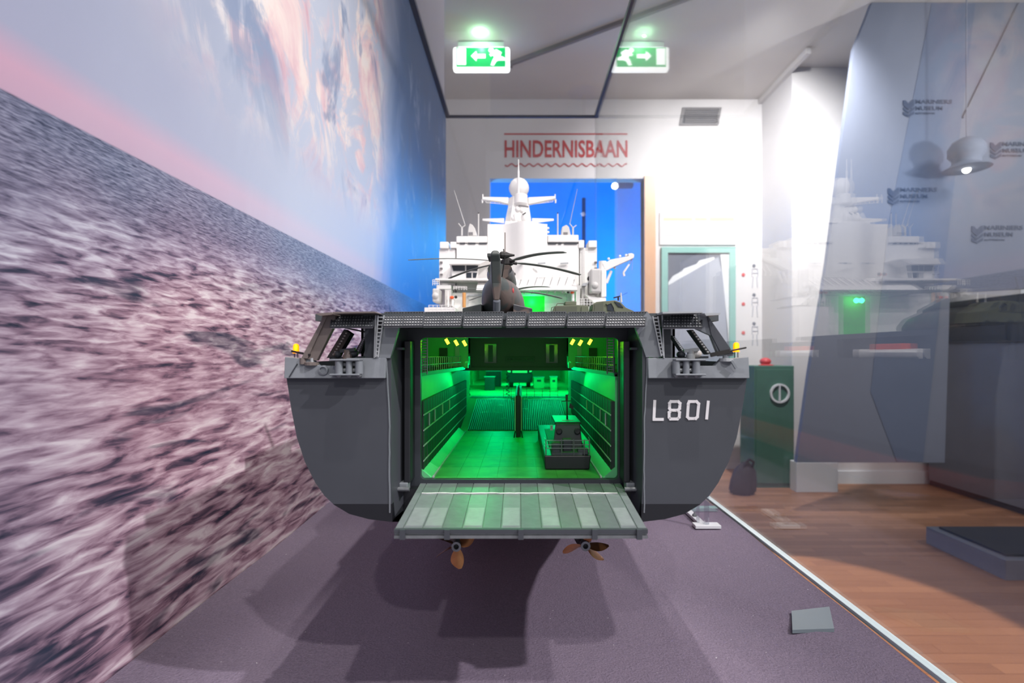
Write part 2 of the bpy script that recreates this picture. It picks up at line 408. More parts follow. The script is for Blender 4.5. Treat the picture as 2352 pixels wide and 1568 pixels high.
    cl2 = k.math('MULTIPLY', k.step(k.noise(cu, 5.0, 5, 0.6, 0.6), 0.55, 0.75), 0.45)
    sky = k.mix(k.math('MULTIPLY', cl2, k.step(u, 1.5, 1.9)), sky, lin((196, 212, 236)))
    c = k.mix(k.step(v, -0.0015, 0.0015), sea, sky)
    k.bsdf(c, 0.62, spec=0.25); return k.m
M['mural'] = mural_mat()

# ================================================================== ROOM
WX = 0.41            # half width of the glass case
HP = 0.316           # felt lies this far below the camera
ZP = ZC - HP
DB = 2.83            # far end of the case
DW = 6.5             # back wall
ZT = ZC + 3.2        # ceiling
def struct(o): o['kind'] = 'structure'; return o
fl = struct(MB().box(-2.0, 5.6, -2.5, DW + 2.6, -0.08, -0.012).build('floor', M['floor_far']))
MB().box(-2.0, 5.6, 3.70, DW + 2.6, -0.012, 0.0).build('far_floor_boards', M['floor_far'], fl)
row, plank_me = 0, None
y = 1.70
while y < 3.699:
    x = 0.30 + (row * 0.237) % 0.62 - 0.62
    while x < 4.0:
        if plank_me is None:
            m = MB().box(0.0006, 0.6194, 0.0006, 0.0788, -0.012, 0.0)
            o = m.build('floor_plank', M['plank'], fl, bevel=0.0008, seg=1); plank_me = o.data
        else:
            o = bpy.data.objects.new('floor_plank', plank_me); COL.objects.link(o); o.parent = fl
        o.location = (x, y, random.uniform(-0.0006, 0)); x += 0.62
    y += 0.08; row += 1
struct(MB().box(-2.0, 5.6, -2.5, DW + 2.6, ZT, ZT + 0.1).build('ceiling', M['ceil']))
# back wall with the doorway to the blue room
dx0, dx1 = X(1125, DW), X(1478, DW); dzt = Z(410, DW)
struct(MB().box(-2.0, dx0, DW, DW + 0.15, 0, ZT).box(dx1, X(1750, DW), DW, DW + 0.15, 0, ZT).box(dx0, dx1, DW, DW + 0.15, dzt, ZT).build('wall_back', M['wallw']))
struct(MB().box(X(1750, DW), X(1750, DW) + 0.12, 5.78, DW + 0.15, 0, ZT).build('wall_right', M['wallw']))
WR = X(1750, DW)
struct(MB().box(WR + 0.12, 5.6, 5.78, 5.95, 0, ZT).build('wall_recess', M['wallw']))
struct(MB().box(WR + 0.125, 5.6, 5.755, 5.78, 0, 0.14).build('baseboard_right', M['printwhite']))
struct(MB().box(-0.56, -WX - 0.016, -0.6, DB + 0.05, 0, ZT).build('wall_left', M['wallw']))
struct(MB().box(-1.2, 2.8, 8.8, 8.95, 0, ZT).box(-1.3, -1.2, DW + 0.15, 8.95, 0, ZT).box(2.8, 2.9, DW + 0.15, 8.95, 0, ZT).build('wall_blue_room', M['bluewall']))
struct(MB().box(X(1478, DW), X(1503, DW), DW - 0.06, DW + 0.16, 0, Z(407, DW)).build('trim_1', M['wood']))
struct(MB().box(WR - 0.05, WR, 5.4, DW, ZT - 0.06, ZT).build('trim_2', M['wallw']))
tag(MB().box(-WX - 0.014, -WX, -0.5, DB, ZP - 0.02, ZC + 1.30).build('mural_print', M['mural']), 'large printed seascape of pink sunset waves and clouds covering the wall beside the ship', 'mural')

# the glass case
case = thing('display_case', 'long glass display case with purple-grey felt base enclosing the grey warship model', 'display case', (0, 1.4, 0))
MB().box(-WX + 0.001, WX + 0.012, 0.10, DB + 0.01, 0, ZP - 0.02).build('plinth', M['slate'], case)
fm = MB(); N1, N2 = 60, 150
for j in range(N2 + 1):
    for i in range(N1 + 1):
        xx = -WX + 0.001 + (2 * WX - 0.006) * i / N1; yy = 0.10 + (DB - 0.105) * j / N2
        dz = 0.0018 * math.sin(xx * 9 + yy * 4) + 0.0012 * math.sin(yy * 17 - xx * 6)
        r = (xx - 0.25 + (yy - 0.75) * 0.55)
        dz += 0.004 * math.exp(-(r / 0.02) ** 2) * max(0, 1 - abs(yy - 0.62) / 0.25)
        fm.v.append(Vector((xx, yy, ZP - 0.004 + dz)))
for j in range(N2):
    for i in range(N1):
        a = j * (N1 + 1) + i; fm.f.append([a, a + 1, a + N1 + 2, a + N1 + 1])
fm.build('felt_cover', M['felt'], case, smooth=True)
MB().box(-WX + 0.001, WX - 0.005, 0.10, DB - 0.002, ZP - 0.02, ZP - 0.009).build('felt_backing', M['slate_dk'], case)
MB().box(WX, WX + 0.006, 0.10, DB, ZP, ZC + 1.298).build('side_pane', M['glass'], case)
MB().box(-WX, WX, DB, DB + 0.006, ZP, ZC + 1.298).build('end_pane', M['glass_back'], case)
MB().box(-WX, WX, 0.3, DB, ZC + 1.298, ZC + 1.304).build('top_pane', M['glass_back'], case)
MB().box(WX - 0.002, WX + 0.008, 0.10, DB, ZP - 0.004, ZP + 0.001).build('polished_edge', M['cyan_edge'], case)
MB().box(WX - 0.006, WX + 0.014, 0.3, DB + 0.006, ZC + 1.292, ZC + 1.312).build('top_rail', M['trim'], case)
MB().box(-WX, -WX + 0.02, -0.4, DB, ZC + 1.296, ZC + 1.314).build('top_rail', M['trim'], case)
MB().box(-WX, WX, DB - 0.004, DB + 0.01, ZC + 1.294, ZC + 1.306).build('top_rail', M['trim'], case)
MB().box(WX - 0.004, WX + 0.006, DB - 0.002, DB + 0.006, ZP, ZC + 1.298).build('corner_joint', M['glass_back'], case)

# exit sign
sd = 5.26
sg = thing('exit_sign', 'glowing green emergency exit sign with running figure and arrow hanging from the ceiling', 'exit sign', (X(1105, sd), sd, Z(160, sd)))
MB().pbox(1040, 106, 1171, 160, sd, sd + 0.08).build('housing', M['sign_white'], sg, bevel=0.025, seg=3)
MB().pbox(1048, 109, 1161, 153, sd - 0.006, sd).build('sign_panel', M['sign_green'], sg)
MB().pext([(1082, 128), (1094, 117), (1095, 124), (1115, 124), (1115, 133), (1095, 133), (1094, 140)], sd - 0.012, sd - 0.006).build('arrow', M['sign_white'], sg)
MB().pbox(1050, 111, 1070, 148, sd - 0.012, sd - 0.006).build('door_symbol', M['sign_white'], sg)
m = MB(); m.pext([(1128 + 6 * math.cos(a), 115 + 5 * math.sin(a)) for a in [i * math.pi / 6 for i in range(12)]], sd - 0.012, sd - 0.006)
for pts in ([(1128, 119), (1140, 113), (1152, 120), (1148, 130), (1136, 132)], [(1124, 124), (1136, 119), (1137, 124), (1127, 129)], [(1136, 130), (1148, 128), (1159, 132), (1160, 138), (1145, 138), (1140, 140), (1134, 150), (1127, 149), (1131, 138)]):
    m.pext(pts, sd - 0.012, sd - 0.006)
m.build('running_figure', M['sign_white'], sg)
MB().pbox(1052, 96, 1157, 107, sd + 0.02, sd + 0.06).build('mount_plate', M['printwhite'], sg)
MB().tube((X(1105, sd), sd + 0.04, Z(100, sd)), (X(1105, sd), sd + 0.04, ZT), 0.012).build('stem', M['vent'], sg)
lamp('exit_sign_light', 'POINT', (X(1105, sd), sd - 0.12, Z(99, sd)), 2.6, (0.45, 1.0, 0.55), shadow_soft_size=0.002)

# wall lettering
wl = thing('wall_lettering', 'red stencil wall lettering over the blue doorway between a line and a wave', 'lettering', (X(1300, DW), DW, Z(383, DW)))
text_mesh('letters', 'HINDERNISBAAN', M['redlet'], wl, (X(1159, DW), DW - 0.006, Z(362, DW)), X(1441, DW) - X(1159, DW), Z(322, DW) - Z(362, DW), 0.006)
MB().pbox(1158, 306, 1441, 309, DW - 0.006, DW).build('upper_line', M['redlet'], wl)
MB().path([P(1160 + i * 2.8, 379 + 3.2 * math.sin(i * 2.8 / 20.2 * 2 * math.pi), DW - 0.003) for i in range(101)], 0.009, 4).build('wave_line', M['redlet'], wl)

# air vent, text panel, framed picture, figure labels on the back wall
vt = thing('air_vent', 'grey slatted air vent grille high on the white back wall', 'vent', (X(1608, DW), DW, Z(287, DW)))
MB().ring_plate([P(1568, 246, DW - .02), P(1658, 246, DW - .02), P(1650, 287, DW - .02), P(1560, 287, DW - .02)], [P(1574, 250, DW - .02), P(1651, 250, DW - .02), P(1644, 283, DW - .02), P(1567, 283, DW - .02)], (0, 0.02, 0)).build('frame', M['vent'], vt)
MB().pbox(1566, 249, 1652, 284, DW - 0.006, DW).build('backing', M['slate_dk'], vt)
for i in range(7):
    yy = 253 + i * 4.6
    MB().bar(P(1572, yy, DW - 0.012), P(1648, yy, DW - 0.012), 0.016, 0.012).build('slat', M['vent'], vt)
tp = thing('text_panel', 'white text panel with pale orange heading above the teal picture frame', 'panel', (X(1602, DW), DW, Z(560, DW)))
MB().pbox(1515, 488, 1690, 562, DW - 0.02, DW).build('board', M['wallw'], tp)
for (a, b, yy, t) in ((1524, 1590, 503, 3), (1596, 1624, 503, 3), (1630, 1686, 503, 4), (1540, 1674, 528, 1), (1530, 1678, 540, 1), (1530, 1676, 547, 1)):
    MB().pbox(a, yy - t, b, yy + t, DW - 0.022, DW - 0.02).build('text_line', M['paleorange'] if t > 2 else M['wallw'], tp)
pf = thing('framed_picture', 'teal framed picture of a grey warship bow hanging on the back wall', 'picture', (X(1605, DW), DW, Z(840, DW)))
MB().ring_plate([P(1520, 567, DW - .05), P(1690, 567, DW - .05), P(1690, 840, DW - .05), P(1520, 840, DW - .05)], [P(1534, 580, DW - .05), P(1676, 580, DW - .05), P(1676, 832, DW - .05), P(1534, 832, DW - .05)], (0, 0.05, 0)).build('frame', M['teal'], pf)
MB().pbox(1534, 580, 1676, 832, DW - 0.02, DW - 0.001).build('print_ground', M['greyprint_dk'], pf)
MB().pext([(1535, 655), (1650, 590), (1662, 640), (1674, 832), (1535, 832)], DW - 0.024, DW - 0.02).build('printed_hull', M['greyprint'], pf)
MB().pext([(1535, 648), (1545, 634), (1566, 622), (1572, 616), (1600, 606), (1606, 598), (1640, 590), (1642, 594), (1535, 655)], DW - 0.026, DW - 0.024).build('printed_superstructure', M['printwhite'], pf)
MB().pext([(1655, 584), (1676, 584), (1676, 832), (1672, 760)], DW - 0.026, DW - 0.02).build('printed_sky', M['printwhite'], pf)
for i, yy in enumerate((605, 672, 738)):
    fg = thing('figure_label', ('topmost', 'middle', 'lowest')[i] + ' of three small soldier outlines printed beside the teal frame', 'label', (X(1735, DW), DW, Z(yy + 58, DW)), 'soldier outline labels on the back wall')
    m = MB()
    m.pext([(1732 + 4 * math.cos(a * math.pi / 4), yy + 5 + 4 * math.sin(a * math.pi / 4)) for a in range(8)], DW - 0.006, DW)
    m.build('head', M['greyprint_dk'], fg)
    m = MB()
    for a, b in (((1728, yy + 12), (1740, yy + 12)), ((1728, yy + 12), (1727, yy + 30)), ((1740, yy + 12), (1741, yy + 30)), ((1730, yy + 30), (1728, yy + 56)), ((1738, yy + 30), (1740, yy + 56)), ((1729, yy + 22), (1740, yy + 22))):
        m.bar(P(*a, DW - 0.003), P(*b, DW - 0.003), 0.006, 0.008, (0, 1, 0))
    m.build('outline', M['greyprint'], fg)
    MB().lathe(P(1707, yy + 26, DW), (0, -1, 0), [(0.0, 0), (0.022, 0.0), (0.022, 0.008), (0.0, 0.01)], 12).build('red_dot', M['plastic_red'], fg)
# ceiling track
tr = thing('ceiling_track', 'grey lighting track running across the ceiling past the exit sign', 'track', (0.6, 5.2, ZT - 0.05))
MB().bar((-0.12, 5.67, ZT - 0.02), (1.75, 4.45, ZT - 0.02), 0.035, 0.04).build('rail', M['vent'], tr)
MB().box(-0.15, -0.09, 5.64, 5.70, ZT - 0.05, ZT).build('end_cap', M['vent'], tr)
# blue room contents
sl = thing('spot_lamp', 'bright spot lamp on the ceiling inside the blue room', 'lamp', (X(1412, 8.0), 8.0, Z(427, 8.0)))
MB().ball(P(1412, 427, 8.0), 0.05).build('bulb', M['bulb'], sl, smooth=True)
MB().tube(P(1416, 425, 8.0), P(1450, 424, 8.1), 0.06).build('lamp_body', M['pole'], sl)
MB().tube(P(1440, 424, 8.05), (X(1440, 8.05), 8.05, ZT), 0.015).build('stem', M['pole'], sl)
bs = thing('blue_stand', 'thin dark upright stand seen in the blue room doorway', 'stand', (X(1341, 8.0), 8.0, 0))
MB().tube((X(1341, 8.0), 8.0, 0.02), P(1341, 455, 8.0), 0.03).build('pole', M['pole'], bs)
MB().lathe((X(1341, 8.0), 8.0, 0), (0, 0, 1), [(0.25, 0), (0.25, 0.02), (0.03, 0.05)], 16).build('base', M['pole'], bs)

# logo panel; its slanted grey shape stands in for shade and reflections
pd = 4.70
bn = thing('logo_shade_panel', 'slanted grey-blue panel standing in for shade, printed with shield logos behind the glass', 'backdrop', (X(2100, pd), pd, Z(1062, pd)))
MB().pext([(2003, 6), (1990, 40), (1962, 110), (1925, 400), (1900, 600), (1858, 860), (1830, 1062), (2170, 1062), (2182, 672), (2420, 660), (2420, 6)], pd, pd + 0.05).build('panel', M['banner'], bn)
MB().pext([(2140, 8), (2240, 8), (2180, 520), (2120, 1060), (2060, 1060), (2000, 900), (2040, 520)], pd - 0.004, pd - 0.001).build('reflection_band', M['refl_band'], bn)  # reflection of the mural built as a darker blue-grey band
MB().bar(P(2340, 8, pd - 0.012), P(2212, 270, pd - 0.012), 0.02, 0.012).build('reflection_line', M['slate'], bn)  # dark line of the reflection, built as a thin bar
for (lx, ly, sc) in ((2075, 228, 1.0), (2040, 430, 1.0), (2232, 517, 1.05), (2275, 325, 1.0)):
    d = pd - 0.009
    lg = MB()
    q = lambda a, b: (lx + a * sc, ly + b * sc)
    lg.pext([q(0, 2), q(5, 2), q(12, 10), q(20, 2), q(25, 0), q(25, 14), q(12, 24), q(0, 14)], d, d + 0.004)
    lg.pext([q(0, 18), q(12, 27), q(25, 17), q(25, 24), q(12, 32), q(0, 24)], d, d + 0.004)
    lg.pext([q(0, 28), q(12, 35), q(25, 27), q(25, 34), q(12, 40), q(0, 35)], d, d + 0.004)
    o = lg.build('logo_shield', M['logo'], bn)
    for t_, a, b, w_, h_ in (('MARINIERS', 28, 10, 84, 9.5), ('MUSEUM', 28, 25, 62, 9.5), ('ROTTERDAM', 28, 34, 44, 4)):
        p = P(*q(a, b), d); text_mesh('logo_text', t_, M['logo'], o, p, w_ * sc * d / F, h_ * sc * d / F, 0.004)
# white pier block at its foot
pb = thing('white_block', 'low white block standing on the wood floor beside the green cabinet', 'block', (X(1877, 5.4), 5.4, 0))
MB().box(X(1830, 5.4), X(1925, 5.4), 5.4, 5.54, 0, Z(1062, 5.4)).build('block', M['printwhite'], pb, bevel=0.004)

# green cabinet
gd = 5.58
gc = thing('green_cabinet', 'dark green metal cabinet with a pale ring on its front against the back wall', 'cabinet', (X(1778, gd), gd, 0))
MB().box(X(1732, gd), X(1824, gd), gd, gd + 0.36, 0, Z(840, gd)).build('body', M['greenbox'], gc, bevel=0.006)
MB().pbox(1737, 848, 1819, 1110, gd - 0.012, gd).build('door', M['greenbox'], gc, bevel=0.003)
c = P(1791, 903, gd - 0.02)
MB().loft([[c + Vector((r * math.cos(a * math.pi / 16), h, r * math.sin(a * math.pi / 16))) for a in range(32)] for r, h in ((0.105, 0.008), (0.105, -0.01), (0.085, -0.01), (0.085, 0.008), (0.105, 0.008))], caps=False).build('ring', M['printwhite'], gc)
MB().pbox(1790, 885, 1793, 920, gd - 0.03, gd - 0.012).build('dial_hand', M['printwhite'], gc)
rc = thing('red_cap', 'small red cap-like object lying on top of the green cabinet', 'cap', (X(1773, gd), gd + 0.15, Z(840, gd)))
MB().ball((X(1773, gd), gd + 0.15, Z(840, gd) + 0.045), 0.065, 0.9, 1, 0.65).build('crown', M['plastic_red'], rc, smooth=True)
MB().lathe((X(1773, gd), gd + 0.13, Z(840, gd)), (0, 0, 1), [(0.078, 0), (0.08, 0.006), (0.05, 0.016)], 20).build('brim', M['plastic_red'], rc)
bg = thing('black_bag', 'black bag slumped on the floor in front of the green cabinet', 'bag', (X(1706, 5.35), 5.35, 0))
m = MB(); rings = []
for h, r in ((0, .10), (.04, .125), (.14, .12), (.24, .10), (.30, .06), (.33, .03)):
    rings.append([Vector((X(1704, 5.35) + r * math.cos(a * math.pi / 8) * (1 + .12 * math.sin(3 * a)) + h * .12, 5.35 + r * .8 * math.sin(a * math.pi / 8), h)) for a in range(16)])
m.loft(rings).build('bag_body', M['bag'], bg, smooth=True)
MB().path([(X(1704, 5.35) + .0, 5.30, .31), (X(1704, 5.35) + .05, 5.29, .37), (X(1704, 5.35) + .10, 5.30, .34), (X(1704, 5.35) + .09, 5.32, .27)], 0.012).build('handle', M['bag'], bg)

# grey cabinet and low platform on the right
dk = thing('slate_cabinet', 'tall slate grey display cabinet at the right edge of the room', 'cabinet', (4.8, 5.1, 0))
MB().box(4.50, 5.45, 4.35, 5.70, 0.06, Z(790, 5.7)).build('body', M['slate'], dk, bevel=0.004)
MB().box(4.53, 5.42, 4.38, 5.72, 0.0, 0.06).build('toe_kick', M['slate_dk'], dk)
MB().box(4.48, 5.46, 4.33, 5.745, Z(790, 5.7), Z(790, 5.7) + 0.02).build('top_board', M['slate_dk'], dk)
MB().box(4.56, 5.46, 4.45, 5.74, Z(790, 5.7) + 0.02, Z(698, 5.7)).build('glass_top', M['slate_dk'], dk, bevel=0.004)
pl = thing('low_platform', 'low slate grey platform with a recessed edge on the wood floor at far right', 'platform', (4.0, 3.7, 0))
MB().box(3.10, 4.40, 3.30, 3.95, 0.0, 0.13).build('slab', M['slate'], pl, bevel=0.004)
MB().box(3.16, 4.36, 3.36, 3.90, 0.13, 0.145).build('inset', M['slate_dk'], pl)
# pendant lamp
ldp = 4.4
lm = thing('pendant_lamp', 'white dome pendant lamp hanging in front of the logo panel', 'lamp', (X(2220, ldp), ldp, Z(390, ldp)))
cx = X(2220, ldp); zb_ = Z(388, ldp)
MB().lathe((cx, ldp, zb_), (0, 0, 1), [(0.17, 0), (0.13, 0.02), (0.10, 0.045), (0.10, 0.08), (0.13, 0.12), (0.13, 0.18), (0.10, 0.23), (0.05, 0.26), (0.01, 0.27)], 28).build('shade', M['banner'], lm, smooth=True)
MB().ball((cx, ldp, zb_ - 0.005), 0.03).build('bulb', M['bulb'], lm, smooth=True)
MB().tube((cx, ldp, zb_ + 0.27), (cx, ldp, ZT), 0.005).build('cord', M['banner'], lm)
# ================================================================== SHIP MODEL
D0, D1 = 0.451, 0.492
ZD = ZC + 0.0355                    # flight deck level
CXS = -0.0034                       # centre line of the ship
ship = thing('warship_model', 'large grey and white amphibious warship model with open stern dock numbered L801', 'ship model', (CXS, 1.5, ZP))
q0 = D0 / F
prof = [(531, 822), (529, 868), (518, 940), (505, 1005), (487, 1060), (463, 1108), (442, 1138), (420, 1159), (385, 1180), (340, 1192), (290, 1198), (262, 1198)]
hp = [(h * q0, ZC + (VY - y) * q0) for h, y in prof]
z_boot = ZC + (VY - 1157) * q0
def cut(poly, zc, keep_above):
    """clip an (x,z) polygon at height zc"""
    out = []
    for (a, b) in zip(poly, poly[1:] + poly[:1]):
        ia = (a[1] >= zc) == keep_above; ib = (b[1] >= zc) == keep_above
        if ia: out.append(a)
        if ia != ib:
            t = (zc - a[1]) / (b[1] - a[1]); out.append((a[0] + t * (b[0] - a[0]), zc))
    return out
z_bul = Z(868, D0)
for s in (-1, 1):
    inner = [(X(1478, D0) - CXS - .002, hp[-1][1]), (X(1478, D0) - CXS + .0005, ZC - 0.06), (X(1484, D0) - CXS + .001, Z(822, D0))]
    poly = hp + inner
    low = cut(poly, z_boot, False); mid = cut(cut(poly, z_boot, True), z_bul, False)
    blk = None
    tp_ = lambda pl, d: [Vector((CXS + s * x, d, z)) for x, z in pl]
    blk = MB().ext(tp_(mid, D0), (0, 0.062, 0)).build('stern_block', M['hull'], ship)
    MB().ext(tp_(low, D0), (0, 0.062, 0)).build('boot_topping', M['black'], blk)
    # bulwark plate with a notch for the gun tub, leaning back a little
    xo = hp[0][0]; xi = inner[2][0]
    zt_ = Z(822, D0); zb = z_bul
    nx = [(xi, zb), (xi, zt_), (0.148, zt_), (0.155, zt_ - 0.0068), (0.172, zt_ - 0.0068), (0.178, zt_ - 0.001), (xo, zt_ + 0.001), (xo - 0.0006, zb)]
    bw = MB().loft([[Vector((CXS + s * x, D0 - 0.0045 + (z - zb) * 0.16, z)) for x, z in nx], [Vector((CXS + s * x, D0 + 0.004, z)) for x, z in nx]]).build('bulwark', M['hull_light'], blk, bevel=0.0004, seg=1)
    # weld bead down the inner corner
    MB().path([Vector((CXS + s * (inner[1][0] + (xi - inner[1][0]) * max(0, 1 - i / 8) + random.uniform(-.0003, .0003)), D0 - 0.0002, zt_ - i * 0.0075)) for i in range(19)], 0.0007, 5).build('weld_bead', M['hull_light'], blk)
    # round port
    if s < 0:
        MB().lathe(P(743, 850, D0 - 0.004), (0, -1, 0), [(0.0042, -0.002), (0.0042, 0.0012), (0.0030, 0.0016), (0.0029, 0.0002), (0.0001, 0.0002)], 20).build('round_port', M['hull_light'], bw, smooth=True)
        MB().path([P(683, 835, D0 - 0.003), P(664, 866, D0 - 0.005)], 0.0005, 5).build('weld_bead', M['dark'], bw)
    # roller fairlead
    fx = 802 if s < 0 else 1576
    fr = MB()
    for yy in (826, 859):
        fr.box(X(fx - 34, D0), X(fx + 34, D0), D0 - 0.013, D0 - 0.003, Z(yy + 2, D0), Z(yy - 2, D0))
    fr = fr.build('fairlead_frame', M['hull_light'], bw, bevel=0.0006)
    for k in (-23, 0, 23):
        MB().tube(P(fx + k, 829, D0 - 0.009), P(fx + k, 858, D0 - 0.009), 0.0033 if k else 0.0028, n=12).build('vertical_roller', M['hull_light'], fr, smooth=True)
        MB().ball(P(fx + k, 861, D0 - 0.009), 0.0026).build('roller_nut', M['steel'], fr, smooth=True)
    for yy in (836, 850):
        for k in (-12, 12):
            MB().tube(P(fx + k - 11, yy, D0 - 0.006), P(fx + k + 11, yy, D0 - 0.006), 0.0022, n=10).build('horizontal_roller', M['steel'], fr, smooth=True)
    MB().box(X(fx - 24, D0), X(fx + 24, D0), D0 - 0.0046, D0 - 0.0034, Z(856, D0), Z(829, D0)).build('recess', M['black'], fr)
# hull skin forward of the stern blocks
def section(d):
    t = (d - 0.512) / (2.70 - 0.512)
    b = 1.0 if t < 0.55 else max(0.02, 1 - ((t - 0.55) / 0.45) ** 2.0)
    deep = min(1.0, max(0.0, (d - 0.52) / 0.45)); deep = deep * deep * (3 - 2 * deep)
    zk = hp[-1][1] - deep * 0.112
    top = hp[0][1] - 0.004 + (0.05 * max(0, t - 0.6))
    f = lambda z: top + (z - hp[0][1]) * (top - zk) / (hp[0][1] - hp[-1][1])
    rt = [(x * b, f(z)) for x, z in hp[:-1]] + [(0.03 * b, zk)]
    return rt
for nm, mat, zlo, zhi in (('hull_side', 'hull', -0.160, 9), ('hull_black_band', 'black', -0.180, -0.160), ('hull_bottom', 'red', -9, -0.180)):
    rings = []
    for d in (0.513, 0.58, 0.66, 0.75, 0.85, 0.97, 1.1, 1.4, 1.7, 1.9, 2.1, 2.3, 2.45, 2.58, 2.66, 2.70):
        sc_ = section(d); full = [(-x, z) for x, z in sc_] + [(x, z) for x, z in sc_[::-1]]
        full = [(x, max(ZC + zlo, min(ZC + zhi, z))) for x, z in full]
        # keep x on the hull where clamped
        out = []
        for (x, z), (ox, oz) in zip(full, [(-x, z) for x, z in sc_] + [(x, z) for x, z in sc_[::-1]]):
            if z != oz:
                xs = sc_; hit = None
                for (a, b) in zip(xs, xs[1:]):
                    if (a[1] - z) * (b[1] - z) <= 0 and a[1] != b[1]: hit = a[0] + (z - a[1]) / (b[1] - a[1]) * (b[0] - a[0])
                if hit is None: hit = xs[0][0] if z > xs[0][1] else xs[-1][0]
                x = math.copysign(hit, ox)
            out.append(Vector((CXS + x, d, z)))
        rings.append(out)
    MB().loft(rings).build(nm, M[mat], ship, smooth=True) if nm != 'hull_side' else MB().loft(rings, caps=False, closed=False).build(nm, M[mat], ship, smooth=True)
# upper hull side plating with boat recesses forward of the mooring deck
for s in (-1, 1):
    xo = CXS + s * 0.2005
    m = MB()
    z0, z1 = hp[0][1] - 0.02, ZD + 0.002
    for (a, b, lo, hi) in ((0.66, 0.80, z0, z1), (0.80, 1.02, z0, z0 + 0.012), (0.80, 1.02, z1 - 0.008, z1), (1.02, 1.10, z0, z1), (1.10, 1.32, z0, z0 + 0.012), (1.10, 1.32, z1 - 0.008, z1), (1.32, 2.0, z0, z1)):
        m.box(min(xo, xo - s * 0.003), max(xo, xo - s * 0.003), a, b, lo, hi)
    m.box(min(xo - s * .03, xo - s * .033), max(xo - s * .03, xo - s * .033), 0.66, 1.34, z0, z1)
    m.build('upper_hull_plating', M['hull'], ship)
    m = MB(); m.box(min(xo, CXS + s * .128), max(xo, CXS + s * .128), 0.66, 0.664, z0, z1); m.build('gallery_bulkhead', M['hull'], ship)
    for c_ in (0.90, 1.20):
        r = []
        for t in range(9):
            u = t / 8; w = 0.016 * math.sin(math.pi * min(1, 0.12 + 0.88 * u) ** 0.8) + 0.002
            r.append([Vector((xo - s * 0.012 + w * math.cos(a), c_ - 0.085 + 0.17 * u, z0 + 0.026 + (0.012 * math.sin(a) if a > math.pi else 0.006 * math.sin(a)))) for a in [i * math.pi / 6 for i in range(12)]])
        bt = MB().loft(r).build('lifeboat', M['white'], ship, smooth=True)
        MB().box(xo - s * .012 - .008, xo - s * .012 + .008, c_ - 0.05, c_ + 0.03, z0 + 0.03, z0 + 0.041).build('lifeboat_cabin', M['orange'], bt, bevel=0.002)
# mooring deck floor and flight deck
for s in (-1, 1):
    m = MB(); a, b = CXS + s * 0.112, CXS + s * 0.2
    m.box(min(a, b), max(a, b), D0 + 0.005, 0.664, hp[0][1] - 0.0145, hp[0][1] - 0.0095); m.build('mooring_deck', M['deck'], ship)
MB().box(CXS - 0.135, CXS + 0.135, D0 + 0.002, 1.30, ZD - 0.006, ZD).build('flight_deck', M['deck'], ship)
for s in (-1, 1):
    m = MB(); a, b = CXS + s * 0.135, CXS + s * 0.182
    m.box(min(a, b), max(a, b), 0.466, 1.30, ZD - 0.006, ZD); m.build('deck_wing', M['deck'], ship)
# transom arch: lintel and posts
MB().pext([(912, 750), (1460, 749), (1452, 742), (1440, 737), (930, 737), (920, 742)], D0 + 0.0005, D1 + 0.01).build('lintel', M['dark'], ship)
MB().pext([(880, 724), (1487, 722), (1480, 750), (890, 752)], D0 + 0.003, D0 + 0.005).build('deck_edge_plate', M['hull'], ship)
for s, pts in ((-1, [(884, 752), (916, 752), (903, 800), (896, 822), (862, 822), (870, 764)]), (1, [(1458, 748), (1488, 716), (1498, 731), (1518, 820), (1484, 820), (1474, 790)])):
    o = MB().pext(pts, D0 - 0.001, D0 + 0.004).build('transom_post', M['hull_light'], ship)
    xa = X(862 if s < 0 else 1517, D0)
# gate frame with the rounded dock opening
def rrect(x0, y0, x1, y1, r, d, n=5):
    out = []
    for cx, cy, a0 in ((x1 - r, y0 + r, -90), (x1 - r, y1 - r, 0), (x0 + r, y1 - r, 90), (x0 + r, y0 + r, 180)):
        for i in range(n + 1):
            a = math.radians(a0 + 90 * i / n); out.append(P(cx + r * math.cos(a), cy + r * math.sin(a), d))
    return out
inn = rrect(966, 775, 1420, 1101, 10, D1)
outr = []
for p in inn:
    dx = p.x - CXS; dz = p.z - (ZC - 0.05)
    k = max(abs(dx) / 0.118, abs(dz) / 0.083, 1e-6); outr.append(Vector((CXS + dx / k, D1, ZC - 0.05 + dz / k)))
MB().ring_plate(outr, inn, (0, 0.006, 0)).build('gate_frame', M['dark'], ship)
for s in (-1, 1):
    xa = CXS + s * 0.1005
    MB().box(xa - 0.003, xa + 0.003, D1 - 0.02, D1, ZC - 0.118, ZC + 0.012).build('gate_guide', M['black'], ship, bevel=0.001)
    MB().box(CXS + s * 0.105 - .003, CXS + s * 0.105 + .003, D0 + 0.012, D0 + 0.03, ZC + 0.0035, ZC + 0.0055).build('hinge_lug', M['hull'], ship)
# inner cheeks
for s in (-1, 1):
    a = [Vector((CXS + s * 0.1098, D0 + 0.001, ZC - 0.146)), Vector((CXS + s * 0.1098, D0 + 0.001, ZC + 0.024)), Vector((CXS + s * 0.1045, D1, ZC + 0.024)), Vector((CXS + s * 0.1045, D1, ZC - 0.146))]
    MB().ext(a, (s * 0.006, 0, 0)).build('dock_cheek', M['hull'], ship)
